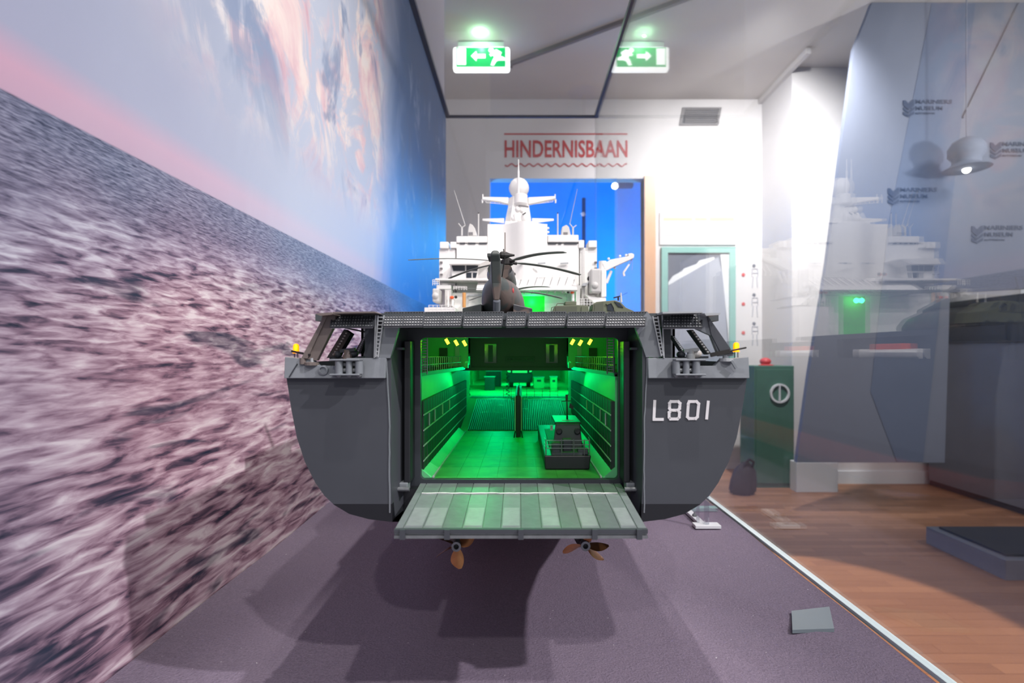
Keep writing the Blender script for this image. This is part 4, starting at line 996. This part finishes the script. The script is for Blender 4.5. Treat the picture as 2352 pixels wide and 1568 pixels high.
# hangar front: ledge, sloped canopy with stay rods, door
hg = wb('hangar_ledge', 1000, 639, 1178, 643, DS - 0.06, DS)
for i in range(9): MB().tube(P(1040 + i * 9.5, 643, DS - 0.05), P(1040 + i * 9.5, 647, DS - 0.05), 0.0009, n=5).build('deck_light', M['offwhite'], hg)
cn_ = MB().ext([Vector((X(1100, DS), DS - 0.012, Z(640, DS))), Vector((X(1100, DS), DS - 0.075, Z(674, DS))), Vector((X(1100, DS), DS - 0.070, Z(677, DS))), Vector((X(1100, DS), DS - 0.005, Z(643, DS)))], (X(1318, DS) - X(1100, DS), 0, 0)).build('hangar_canopy', M['white'], ship)
MB().tube(P(1178, 637, DS - 0.012), P(1316, 637, DS - 0.012), 0.0013, n=6).build('canopy_rail', M['white'], cn_)
for i in range(8):
    x_ = 1186 + i * 17.5
    MB().tube(P(x_ + 13, 637, DS - 0.02), P(x_, 674, DS - 0.082), 0.0008, n=5).build('stay_rod', M['vent'], cn_)
    MB().tube(P(x_ + 13, 637, DS - 0.012), P(x_ + 13, 632, DS - 0.012), 0.0007, n=4).build('rail_stanchion', M['offwhite'], cn_)
hd = wb('hangar_front', 1040, 672, 1316, yb, DS - 0.028, DS - 0.022)
MB().pbox(1076, 679, 1189, yb, DS - 0.031, DS - 0.028).build('hangar_door', M['white'], hd)
MB().pbox(1251, 679, 1308, yb, DS - 0.031, DS - 0.028).build('hangar_door', M['white'], hd)
MB().pbox(1074, 676, 1312, 679.5, DS - 0.034, DS - 0.026).build('door_track', M['netplate'], hd)
MB().pbox(1189, 679.5, 1251, yb, DS - 0.0295, DS - 0.028).build('green_doorway', M['green_emit'], hd)  # solid green panel stands in for the green-lit hangar inside
MB().pbox(1302, 672, 1312, yb, DS - 0.036, DS - 0.028).build('door_column', M['netplate'], hd)
lamp('hangar_light', 'POINT', P(1222, 690, DS - 0.05), 0.07, (0.02, 1.0, 0.25), shadow_soft_size=0.006)
# side decks, boxes, rails and columns beside the hangar
for s in (-1, 1):
    if s < 0:
        wb('sponson', 1002, 654, 1036, 664, DS - 0.05, DS + 0.02, bev=0.002)
        bx = wb('side_box', 993, 662, 1008, 693, DS - 0.09, DS - 0.03, 'offwhite', 0.003)
        wb('side_column', 1022, 664, 1036, 700, DS - 0.06, DS - 0.01, 'offwhite'); wb('side_column', 1028, 668, 1031, 704, DS - 0.075, DS - 0.07)
        wb('lower_deck', 975, 706, 1045, yb + 6, DS - 0.10, DS)
        ctr = P(1000, 679, DS - 0.09)
    else:
        bx = wb('side_box', 1357, 616, 1381, 672, DS - 0.09, DS - 0.03, 'offwhite', 0.004)
        wb('side_box_back', 1381, 618, 1393, 682, DS - 0.07, DS + 0.02, 'white', 0.002)
        MB().pext([(1344, 676), (1360, 682), (1392, 684), (1392, 700), (1372, 700), (1350, 682)], DS - 0.08, DS).build('sponson', M['white'], ship)
        wb('side_column', 1323, 655, 1332, 705, DS - 0.06, DS - 0.02); wb('side_column', 1336, 660, 1344, 700, DS - 0.05, DS - 0.02, 'offwhite')
        wb('lower_deck', 1320, 704, 1400, yb + 6, DS - 0.10, DS)
        ctr = P(1367, 655, DS - 0.09)
        MB().lathe(P(1354, 640, DS - 0.05), (0, -1, 0), [(0.006, 0), (0.006, 0.006), (0.003, 0.008)], 12).build('search_lamp', M['gun'], ship)
        MB().pext([(1340, 650), (1353, 648), (1347, 656), (1338, 656)], DS - 0.06, DS - 0.03).build('bracket_plate', M['netplate'], ship)
    MB().lathe(ctr, (0, -1, 0), [(0.0075, -.001), (0.0075, 0.001), (0.006, 0.0025), (0.0001, 0.004)], 18).build('round_cover', M['offwhite'], bx, smooth=True)
def railing(p0, p1, h, n, rows=3, r=0.0007, name='railing'):
    m = MB()
    for k in range(rows): m.tube(p0 + Vector((0, 0, h * (k + 1) / rows)), p1 + Vector((0, 0, h * (k + 1) / rows)), r, n=4)
    o = m.build(name, M['white'], ship)
    for i in range(n + 1):
        p = p0.lerp(p1, i / n); MB().tube(p, p + Vector((0, 0, h)), r * 1.2, n=4).build('stanchion', M['white'], o)
railing(P(985, 714, DS - 0.1), P(1044, 714, DS - 0.1), 0.013, 6); railing(P(1328, 704, DS - 0.1), P(1362, 704, DS - 0.1), 0.018, 5)
railing(P(994, 655, DS - 0.08), P(1009, 655, DS - 0.08), 0.013, 3); railing(P(1042, 665, DS - 0.06), P(1072, 666, DS - 0.06), 0.008, 5)
railing(P(1316, 668, DS - 0.06), P(1326, 668, DS - 0.06), 0.035, 2, 5)
wp = MB().tube(P(1066, 706, DS - 0.08), P(1066, 672, DS - 0.08), 0.0042, n=12).build('wooden_pole', M['woodpole'], ship, smooth=True)
for (px, py) in ((1038, 683), (1314, 671), (1179, 630)):
    o = MB().ball(P(px, py, DS - 0.065), 0.0042, 1.2, 1, 0.9).build('orange_float', M['orange'], ship, smooth=True)
    k = -9 if px > 1200 else (9 if px < 1100 else 2)
    MB().ball(P(px + k, py - 1, DS - 0.066), 0.0036).build('black_lamp_head', M['gun'], o, smooth=True)
    MB().tube(P(px + 2, py + 4, DS - 0.062), P(px + 2, py + 20, DS - 0.062), 0.0035, n=8).build('float_post', M['white'], o)
# crane
cr = MB().pext([(1384, 605), (1396, 600), (1402, 596), (1444, 588), (1443, 582), (1452, 581), (1457, 584), (1456, 592), (1446, 597), (1412, 612), (1394, 621), (1388, 616)], DS - 0.06, DS - 0.045).build('crane_boom', M['white'], ship, bevel=0.001)
MB().tube(P(1384, 634, DS - 0.05), P(1384, 600, DS - 0.05), 0.009, n=14).build('crane_post', M['white'], cr, smooth=True)
MB().tube(P(1393, 650, DS - 0.05), P(1404, 622, DS - 0.05), 0.0035, n=8).build('crane_ram', M['white'], cr)
m = MB().bar(P(1445, 607, DS - 0.052), P(1432, 626, DS - 0.052), 0.005, 0.004); m.bar(P(1432, 626, DS - 0.052), P(1434, 634, DS - 0.052), 0.005, 0.004)
m.build('crane_hook_arm', M['white'], cr)
MB().tube(P(1452, 592, DS - 0.052), P(1446, 607, DS - 0.052), 0.0012, n=5).build('crane_wire', M['ltgrey'], cr); MB().tube(P(1453, 592, DS - 0.052), P(1452, 620, DS - 0.052), 0.0006, n=4).build('crane_wire', M['ltgrey'], cr)
for px, py in ((1398, 594), (1424, 588), (1438, 586), (1412, 615)): MB().ball(P(px, py, DS - 0.052), 0.003).build('crane_sheave', M['white'], cr)
# ------------------------------------------------ mast
DM = DS + 0.04
def ring8(px0, px1, py, d0, d1):
    x0, x1, z = X(px0, DM), X(px1, DM), Z(py, DM); k = (x1 - x0) * .22
    return [Vector(p) for p in ((x0, d0 + .02, z), (x0 + k, d0, z), (x1 - k, d0, z), (x1, d0 + .02, z), (x1, d1 - .02, z), (x1 - k, d1, z), (x0 + k, d1, z), (x0, d1 - .02, z))]
mast = MB().loft([ring8(1159, 1221, 510, DM - .01, DM + .07), ring8(1166, 1216, 472, DM, DM + .06), ring8(1169, 1214, 449, DM + .002, DM + .055)]).build('mast', M['white'], ship)
MB().lathe(P(1196, 472, DM + .005), (0, 0, 1), [(0.014, 0), (0.0175, 0.004), (0.0175, 0.026), (0.014, 0.028)], 20).build('mast_drum', M['white'], mast, smooth=True)
MB().ball(P(1192, 432, DM + .03), 0.0262).build('radome', M['white'], mast, smooth=True)
MB().tube(P(1191, 450, DM - .002), P(1191, 392, DM - .002), 0.0024, n=8).tube(P(1191, 392, DM - .002), P(1191, 366, DM - .002), 0.0016, 0.0009, n=8).build('pole_mast', M['white'], mast)
for s in (-1, 1):
    tip = 1108 if s < 0 else 1276; rt = 1168 if s < 0 else 1214
    ya = MB().pext([(tip, 452), (rt, 453 if s < 0 else 452), (rt, 468), (rt - s * -20, 462), (tip, 457)] if s < 0 else [(rt, 453), (tip, 450), (tip, 455), (rt, 468)], DM + .015, DM + .03).build('yardarm', M['white'], mast)
    m = MB(); a, b = (tip + 8, 465) if s < 0 else (tip - 6, 463), (rt, 470)
    m.tube(P(*a, DM + .02), P(*b, DM + .02), 0.0008, n=5); 
    for k in range(5):
        t = k / 5; px = a[0] + (b[0] - a[0]) * t
        m.tube(P(px, a[1] + (b[1] - a[1]) * t, DM + .02), P(px, 456 + 8 * t, DM + .02), 0.0008, n=5)
    m.build('yard_rail', M['white'], ya)
    MB().tube(P(tip + (1 if s < 0 else -1), 446, DM + .02), P(tip + (1 if s < 0 else -1), 456, DM + .02), 0.0015, n=6).tube(P(tip, 458, DM + .02), P(tip, 466, DM + .02), 0.0026, 0.0018, n=8).build('yard_lamp', M['white'], ya)
    t2 = 1108 if s < 0 else 1272; r2 = 1158 if s < 0 else 1222
    MB().loft([[P(t2, 502, DM), P(t2, 507, DM), P(t2, 507, DM + .03), P(t2, 502, DM + .03)], [P(r2, 501, DM - .02), P(r2, 513, DM - .02), P(r2, 513, DM + .05), P(r2, 501, DM + .05)]]).build('bridge_wing', M['white'], mast, bevel=0.001)
for (px, py, r, sx, sz) in ((1189, 481, .0072, 1, 1.1), (1199, 484, .006, 1, 1.1), (1184, 500, .0085, .8, 1.5), (1206, 499, .0105, 1, 1.3), (1179, 502, .006, .9, 1.1)):
    MB().ball(P(px, py, DM - .03), r, sx, 1, sz).build('sensor_pod', M['white'], mast, smooth=True)
MB().bar(P(1191, 472, DM - .035), P(1214, 475, DM - .035), .003, .003).build('radar_bar', M['vent'], mast)
MB().bar(P(1200, 493, DM - .04), P(1208, 488, DM - .04), .0022, .0022).build('gun_tube', M['gun'], mast)
for i in range(4): MB().bar(P(1167 + i * .5, 476 + i * 4, DM - .001), P(1176, 473 + i * 4, DM - .003), .0008, .0012).build('louvre', M['netplate'], mast)
# roof fittings and aerials
for s in (-1, 1):
    x0 = 1071 if s < 0 else 1289
    o = MB().pext([(x0 + 3, 541), (x0 + 5, 522), (x0 + 8, 513), (x0 + 14, 516), (x0 + 20, 524), (x0 + 25, 541)] if s < 0 else [(x0, 540), (x0 + 2, 521), (x0 + 12, 516), (x0 + 18, 521), (x0 + 22, 540)], DS + 0.02, DS + 0.05).build('decoy_launcher', M['offwhite'], ship, bevel=0.001)
    MB().pbox(x0 + 5, 533, x0 + 15, 539, DS + 0.018, DS + 0.02).build('launcher_grille', M['vent'], o)
    yx = 1061 if s < 0 else 1316
    yo = MB().tube(P(yx, 541, DS + .03), P(yx, 523, DS + .03), 0.0022, n=8).tube(P(yx, 523, DS + .03), P(yx - 8, 513, DS + .03), 0.0013, n=6).tube(P(yx, 523, DS + .03), P(yx + 8, 517, DS + .03), 0.0013, n=6).build('forked_post', M['offwhite'], ship)
    w0, w1 = ((1068, 516), (1043, 437)) if s < 0 else ((1309, 513), (1326, 434))
    MB().tube(P(*w0, DS + .03), P(*w1, DS + .03), 0.0011, 0.0005, n=6).build('whip_aerial', M['offwhite'] if s < 0 else M['ltgrey'], yo)
    ax = 1099 if s < 0 else 1281
    a_ = MB().tube(P(ax, 542, DS + .02), P(ax, 491, DS + .02), 0.0017, n=8).build('rod_aerial', M['offwhite'], ship)
    MB().ball(P(ax, 489, DS + .02), 0.0017).build('aerial_cap', M['gun'], a_)
for i in range(3): MB().ball(P(1259, 524 + i * 9, DS + .01), 0.003).build('cable_gland', M['white'], ship)
# forward superstructure and bow deck out of direct sight
wb('bridge_block', 1075, 570, 1305, yb, DS + 0.55, DS + 0.85)
MB().box(CXS - 0.13, CXS + 0.13, 2.0, 2.25, ZC + 0.02, ZC + 0.14).build('bridge_front', M['white'], ship, bevel=0.006)
MB().box(CXS - 0.19, CXS + 0.19, 1.28, 2.05, ZC + 0.006, ZD).build('upper_deck', M['deck'], ship)
MB().ext([Vector((CXS - 0.18, 2.05, ZC + .016)), Vector((CXS + 0.18, 2.05, ZC + .016)), Vector((CXS + 0.10, 2.45, ZC + .020)), Vector((CXS, 2.68, ZC + .024)), Vector((CXS - 0.10, 2.45, ZC + .020))], (0, 0, 0.004)).build('foredeck', M['deck'], ship)
# acrylic cradles below the keel
for yy in (1.15, 1.95):
    o = thing('keel_support', ('nearer' if yy < 1.5 else 'farther') + ' clear acrylic support block under the keel of the warship', 'support', (CXS, yy, ZP), 'acrylic keel supports')
    MB().box(CXS - 0.03, CXS + 0.03, yy - 0.008, yy + 0.008, ZP, ZC - 0.2585).build('upright', M['acrylic'], o)
    MB().box(CXS - 0.06, CXS + 0.06, yy - 0.03, yy + 0.03, ZP - 0.001, ZP + 0.006).build('foot_plate', M['acrylic'], o)
# ================================================================== THINGS ON THE DECKS
hx, hd_ = X(1163, 0.69), 0.69
he = thing('helicopter', 'camouflaged helicopter nearest the stern edge of the flight deck', 'helicopter', (hx, hd_, ZD), 'helicopters on the flight deck')
def hring(d, cx, cz, rx, rz, n=20, flat=0.0):
    out = []
    for i in range(n):
        a = 2 * math.pi * i / n; x = rx * math.copysign(abs(math.cos(a)) ** 0.85, math.cos(a)); z = rz * math.copysign(abs(math.sin(a)) ** 0.85, math.sin(a))
        if z < 0: z = max(z, -rz + flat)
        out.append(Vector((cx + x, d, cz + z)))
    return out
bx_ = X(1145, 0.62)
body = MB().loft([hring(.570, bx_, ZD + .040, .004, .008), hring(.585, bx_, ZD + .034, .013, .018), hring(.605, bx_ + .001, ZD + .030, .020, .024), hring(.635, bx_ + .003, ZD + .0285, .0245, .0265), hring(.69, bx_ + .006, ZD + .029, .0255, .026), hring(.76, bx_ + .009, ZD + .028, .0245, .024), hring(.80, bx_ + .010, ZD + .024, .019, .018), hring(.825, bx_ + .011, ZD + .019, .008, .009)]).build('fuselage', M['heli'], he, smooth=True)
tf = 0.548
MB().loft([[P(1134, 690, tf), P(1147, 690, tf), P(1150, 660, .60), P(1130, 660, .60)], [P(1129, 650, tf), P(1151, 650, tf), P(1156, 640, .60), P(1126, 640, .60)], [P(1127, 600, tf - .006), P(1150, 600, tf - .006), P(1150, 600, .585), P(1130, 600, .585)], [P(1126, 583, tf - .01), P(1148, 583, tf - .01), P(1147, 585, .575), P(1130, 585, .575)], [P(1131, 575, tf - .008), P(1144, 575, tf - .008), P(1143, 578, .57), P(1133, 578, .57)]]).build('tail_fin', M['heli'], he, bevel=0.0015)
MB().pbox(1119, 581, 1130, 590, tf, tf + .03).build('stabiliser', M['heli'], he, bevel=0.0008)
MB().lathe(P(1152, 586, tf + .008), (1, 0, 0), [(0.0030, -.002), (0.0042, 0), (0.0042, 0.004), (0.002, 0.009), (0.0010, 0.014)], 10).build('tail_rotor_hub', M['gun'], he)
for a, b in (((1160, 582), (1160, 535)), ((1160, 590), (1153, 636)), ((1158, 586), (1157, 574)), ((1161, 585), (1168, 584))):
    MB().bar(P(*a, tf + .006), P(*b, tf + .012), 0.0012, 0.0028, (0, 1, 0)).build('tail_rotor_blade', M['gun'] if a[1] != 582 else M['brown'], he)
MB().loft([hring(.60, X(1150, .64), ZD + .060, .012, .009), hring(.64, X(1150, .64) , ZD + .062, .017, .012), hring(.72, X(1152, .64) + .002, ZD + .062, .016, .012), hring(.77, X(1152, .64) + .003, ZD + .052, .010, .006)]).build('engine_cowling', M['heli'], he, smooth=True)
for s in (-1, 1):
    px = 1130 if s < 0 else 1166
    MB().tube(P(px, 618, .60), P(px, 620, .66), 0.0052, n=12).build('exhaust', M['heli'], he, smooth=True)
    x0 = bx_ + s * .018
    MB().loft([[Vector((x0, .585, ZD + .0085)), Vector((x0 + s * .022, .59, ZD + .0085)), Vector((x0 + s * .022, .59, ZD + .0165)), Vector((x0, .585, ZD + .021))], [Vector((x0, .68, ZD + .0065)), Vector((x0 + s * .017, .68, ZD + .0065)), Vector((x0 + s * .017, .68, ZD + .016)), Vector((x0, .68, ZD + .024))]]).build('sponson', M['heli'], he, bevel=0.001)
    MB().lathe(Vector((bx_ + s * .026, .625, ZD + .0052)), (1, 0, 0), [(0.0001, -.002), (0.0052, -.002), (0.0052, .002), (0.0001, .002)], 14).build('wheel', M['gun'], he)
MB().lathe(Vector((bx_ + .01, .79, ZD + .0045)), (1, 0, 0), [(0.0001, -.002), (0.0045, -.002), (0.0045, .002), (0.0001, .002)], 14).build('wheel', M['gun'], he)
MB().tube(P(1141, 712, .582), P(1141, 690, .575), 0.0042, n=10).build('tail_cone_lamp', M['hull_light'], he)
MB().ball(P(1178, 668, .60), 0.0035, .4, 1, 1).build('red_marking', M['plastic_red'], he)
hub = P(1165, 601, hd_)
MB().lathe(hub - Vector((0, 0, .022)), (0, 0, 1), [(0.004, 0), (0.004, .016), (0.008, .018), (0.008, .024), (0.004, .027)], 14).build('rotor_hub', M['gun'], he)
for (px, py, d) in ((938, 597, .685), (1032, 639, .765), (1298, 579, .605), (1333, 631, .74), (1168, 622, .82)):
    tip = P(px, py, d); a = hub + (tip - hub).normalized() * .006
    dr = (tip - a); ln = dr.length; dr.normalize(); sd_ = dr.cross(Vector((0, 0, 1))).normalized(); up_ = sd_.cross(dr)
    rings = []
    for t in range(13):
        u = t / 12; arch = 0.003 * math.sin(math.pi * u) ; w = .0018 if u < .12 else (.0038 if u < .97 else .0026)
        c = a + dr * ln * u + Vector((0, 0, arch)); tw = sd_ * math.cos(.12) + up_ * math.sin(.12); nn = dr.cross(tw)
        rings.append([c - tw * w + nn * .0004, c + tw * w + nn * .0004, c + tw * w - nn * .0004, c - tw * w - nn * .0004])
    MB().loft(rings).build('rotor_blade', M['blade'], he)
    MB().tube(hub, a + dr * .008, 0.0022, n=8).build('blade_root', M['gun'], he)
h2 = copy_tree(he); h2['label'] = 'second camouflaged helicopter parked behind the first, in front of the hangar door'
h2.location = (X(1172, 1.0), 1.005, ZD)
# truck parked across the deck
td = 0.74
tk = thing('military_truck', 'olive green armoured truck with roof gun parked across the flight deck', 'truck', (X(1360, td), td + .03, ZD))
MB().pext([(1270, 714), (1275, 702), (1326, 700), (1352, 702), (1354, 740), (1270, 740)], td, td + .04).build('cargo_body', M['olive'], tk, bevel=0.0006)
MB().pbox(1276, 703.5, 1325, 722, td - .001, td).build('cargo_side_panel', M['olive_dk'], tk)
MB().pbox(1298, 692, 1324, 700.5, td + .005, td + .03).build('cargo_hatch', M['olive'], tk, bevel=0.0006)
MB().pext([(1336, 704), (1351, 703), (1350, 722), (1335, 722)], td - .0015, td).build('body_door', M['olive'], tk)
m = MB(); m.path([P(1266, 716, td + .01), P(1267, 706, td + .01), P(1274, 704, td + .01)], .0006, 5).path([P(1278, 702, td + .01), P(1280, 697, td + .01), P(1294, 697, td + .01), P(1296, 700, td + .01)], .0006, 5); m.build('guard_rail', M['olive'], tk)
cb_ = MB().pext([(1358, 740), (1362, 698), (1370, 693), (1412, 689), (1426, 694), (1438, 706), (1456, 714), (1462, 740)], td, td + .04).build('cab', M['olive'], tk, bevel=0.0006)
MB().pext([(1366, 698), (1386, 693), (1386, 716), (1365, 716)], td - .001, td).build('cab_side_panel', M['olive_dk'], cb_)
MB().pext([(1395, 699), (1404, 696), (1410, 706), (1410, 716), (1395, 712)], td - .001, td).build('cab_window', M['window'], cb_)
MB().pext([(1411, 692), (1424, 696), (1432, 706), (1420, 704)], td - .001, td).build('windscreen', M['window'], cb_)
MB().pext([(1392, 697), (1406, 693), (1414, 706), (1414, 714), (1411, 714), (1410, 707), (1404, 696), (1394, 700)], td - .002, td).build('door_frame', M['olive'], cb_)
g = MB().bar(P(1409, 684, td + .02), P(1424, 680, td + .02), .002, .0018).build('roof_gun', M['gun'], tk)
MB().tube(P(1420, 690, td + .02), P(1420, 682, td + .02), .0012, n=6).build('gun_pivot', M['gun'], g); MB().tube(P(1424, 680, td + .02), P(1441, 672, td + .02), .0003, n=4).build('gun_sight_wire', M['gun'], g)
MB().tube(P(1427, 694, td + .02), P(1426, 672, td + .02), .0016, .0010, n=6).build('gunner_shield', M['offwhite'], g)
for px in (1290, 1330, 1385, 1440):
    for k in (0, 1):
        c = Vector((X(px, td), td + .002 + k * .036, ZD + .0065))
        MB().lathe(c, (0, 1, 0), [(0.0001, -.002), (0.0065, -.002), (0.0065, .002), (0.0001, .002)], 16).build('wheel', M['gun'], tk)
MB().box(X(1272, td), X(1458, td), td + .004, td + .036, ZD + .006, Z(735, td)).build('chassis', M['olive_dk'], tk)
# landing craft in the dock
ld_ = 0.530
lc = thing('landing_craft', 'dark landing craft with stern rails floating in the green lit dock', 'boat', (X(1304, ld_), 0.60, zf))
MB().loft([[P(1252, 1078, ld_), P(1354, 1078, ld_), P(1358, 1046, ld_), P(1250, 1046, ld_)], [Vector((X(1250, ld_), .72, zf + .001)), Vector((X(1352, ld_), .72, zf + .001)), Vector((X(1358, ld_), .74, Z(1040, ld_))), Vector((X(1250, ld_), .74, Z(1040, ld_)))]]).build('hull', M['black'], lc, bevel=0.0012)
MB().box(X(1268, ld_), X(1338, ld_), ld_ + .002, .70, Z(1047, ld_), Z(1040, ld_)).build('stern_deck', M['deck'], lc)
MB().loft([[P(1268, 1044, ld_ + .022), P(1340, 1044, ld_ + .022), P(1340, 1044, .65), P(1268, 1044, .65)], [P(1276, 972, ld_ + .03), P(1332, 972, ld_ + .03), P(1332, 978, .64), P(1276, 978, .64)]]).build('wheelhouse', M['dark'], lc, bevel=0.001)
for px in (1284, 1326):
    MB().lathe(P(px, 990, ld_ + .0265), (0, -1, 0.1), [(0.0034, -.002), (0.0034, .0008), (0.0026, .0012), (0.0001, .0010)], 14).build('porthole', M['black'], lc)
MB().box(X(1274, .575), X(1334, .575), .572, .635, Z(974, .575), Z(968, .575)).build('cabin_roof', M['dark'], lc, bevel=0.0006)
m = MB()
for yy in (965, 969): m.tube(P(1290, yy, .575), P(1318, yy, .575), .0005, n=4)
m.build('roof_rail', M['ltgrey'], lc)
MB().pbox(1264, 976, 1270, 988, .565, .568).build('side_flag', M['ltgrey'], lc)
for yy in (1011, 1021, 1029):
    m = MB(); m.path([P(1250, yy - 6, .57), P(1254, yy, ld_ + .002), P(1354, yy, ld_ + .002), P(1352, yy - 8, .57)], .00045, 4); m.build('stern_rail', M['steel'], lc)
for px in (1254, 1290, 1318, 1342, 1354): MB().tube(P(px, 1046, ld_ + .002), P(px, 1009, ld_ + .002), .0006, n=5).build('rail_post', M['steel'], lc)
mm_ = MB().tube(P(1303, 972, .60), P(1302, 920, .60), .0012, .0008, n=6).build('mast', M['gun'], lc)
MB().pbox(1299.5, 906, 1304.5, 920, .598, .602).build('mast_head', M['gun'], mm_)
MB().bar(P(1290, 921, .60), P(1312, 920, .60), .001, .001).build('mast_yard', M['gun'], mm_)
MB().pext([(1309, 924), (1318, 934), (1316, 940), (1307, 936)], .60, .6008).build('flag', M['black'], mm_)
MB().box(X(1268, ld_), X(1290, ld_), ld_ + .004, ld_ + .016, Z(1046, ld_), Z(1018, ld_)).build('engine_box', M['deck'], lc, bevel=0.002)
MB().box(X(1328, ld_), X(1352, ld_), ld_ + .003, ld_ + .014, Z(1046, ld_), Z(1032, ld_)).build('deck_locker', M['hull'], lc, bevel=0.001)
MB().box(X(1295, ld_), X(1316, ld_), ld_ + .010, ld_ + .02, Z(1046, ld_), Z(1012, ld_)).build('stern_seat', M['hull'], lc, bevel=0.001)
# vehicles and crates on the vehicle deck
def crate(name, label, cat, px0, px1, py, d, depth, mat, extra=None):
    x0, x1 = X(px0, d), X(px1, d)
    o = thing(name, label, cat, ((x0 + x1) / 2, d + depth / 2, zfu))
    MB().box(x0, x1, d, d + depth, zfu, Z(py, d)).build('body', M[mat], o, bevel=0.0012)
    MB().box(x0 - .001, x1 + .001, d - .001, d + depth + .001, Z(py, d), Z(py, d) + .002).build('lid', M['ltgrey'], o)
    MB().box(x0 + (x1 - x0) * .3, x0 + (x1 - x0) * .7, d - .0012, d, (zfu + Z(py, d)) / 2 + .004, (zfu + Z(py, d)) / 2 + .009).build('panel', M['dark'], o)
    return o
crate('equipment_cabinet', 'dark equipment cabinet standing left of the coiled hose on the vehicle deck', 'cabinet', 1113, 1136, 866, 1.20, .03, 'dark')
crate('tall_container', 'tall dark container behind the small cabinet on the vehicle deck', 'container', 1116, 1150, 853, 1.34, .06, 'dark')
crate('vehicle_crate', 'pale boxy vehicle right of the bridge opening on the vehicle deck', 'crate', 1226, 1250, 867, 1.24, .05, 'docklt')
crate('pump_unit', 'small pale pump unit at the far right of the vehicle deck', 'machine', 1264, 1280, 866, 1.20, .03, 'docklt')
# dark craft hanging in the middle: a beach vehicle seen from behind
bv = thing('recovery_vehicle', 'dark vehicle with a lit three-part windscreen in the middle of the vehicle deck', 'vehicle', (X(1195, 1.3), 1.33, zfu))
MB().pext([(1163, 860), (1166, 857), (1221, 857), (1224, 860), (1222, 878), (1165, 878)], 1.30, 1.38).build('body', M['dark'], bv, bevel=0.0012)
MB().pext([(1158, 842), (1166, 857), (1221, 857), (1229, 842), (1229, 838), (1158, 838)], 1.315, 1.37).build('cab', M['dark'], bv)
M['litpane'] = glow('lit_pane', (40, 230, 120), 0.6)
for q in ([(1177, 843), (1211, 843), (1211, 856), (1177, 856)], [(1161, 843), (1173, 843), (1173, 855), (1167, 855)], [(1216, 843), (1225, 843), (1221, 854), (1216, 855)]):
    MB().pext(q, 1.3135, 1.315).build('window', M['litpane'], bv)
for s in (-1, 1):
    for yy in (1.315, 1.365):
        MB().lathe(Vector((X(1194, 1.3) + s * .022, yy, zfu + .012)), (1, 0, 0), [(0.0001, -.005), (.012, -.005), (.012, .005), (0.0001, .005)], 16).build('wheel', M['gun'], bv)
# acrylic stand, and a thin plate standing in for a light patch
fd = 0.935; fx_ = X(1626, fd)
st = thing('acrylic_stand', 'clear acrylic bracket stand on the felt beside the starboard bilge', 'stand', (fx_, fd, ZP))
MB().box(X(1596, fd), X(1655, fd), fd - 0.004, fd + 0.016, ZP, ZP + 0.006).build('foot_bar', M['printwhite'], st, bevel=0.0008)
MB().box(X(1610, fd), X(1626, fd), fd + 0.016, fd + 0.10, ZP, ZP + 0.006).build('cross_bar', M['printwhite'], st, bevel=0.0008)
MB().box(X(1588, fd + .1), X(1650, fd + .1), fd + 0.10, fd + 0.118, ZP, ZP + 0.006).build('foot_bar', M['acrylic'], st)
MB().box(X(1620, fd), X(1629, fd), fd, fd + 0.007, ZP + 0.007, ZP + 0.13).build('upright', M['acrylic'], st)
MB().box(X(1607, fd), X(1612, fd), fd + .012, fd + 0.018, ZP + 0.007, ZP + 0.11).build('upright', M['acrylic'], st)
MB().lathe(Vector((X(1617, fd), fd + .05, ZP + .007)), (0, 0, 1), [(.0045, 0), (.0045, .003), (.002, .004), (.002, .006)], 6).build('nut', M['steel'], st)
M['patch_pale'] = paint('light_patch_pale', (122, 134, 140), 0.3, var=0.03)  # pale colour standing in for a patch of light
sq = thing('light_patch', 'small pale square plate standing in for a light patch on the felt near the glass', 'plate', (X(1866, .62), .62, ZP))
MB().ext([Vector((X(x_, HP * F / (y_ - VY)), HP * F / (y_ - VY), ZP - .002)) for x_, y_ in ((1818, 1406), (1905, 1396), (1916, 1447), (1820, 1450))], (0, 0, .004)).build('plate', M['patch_pale'], sq)
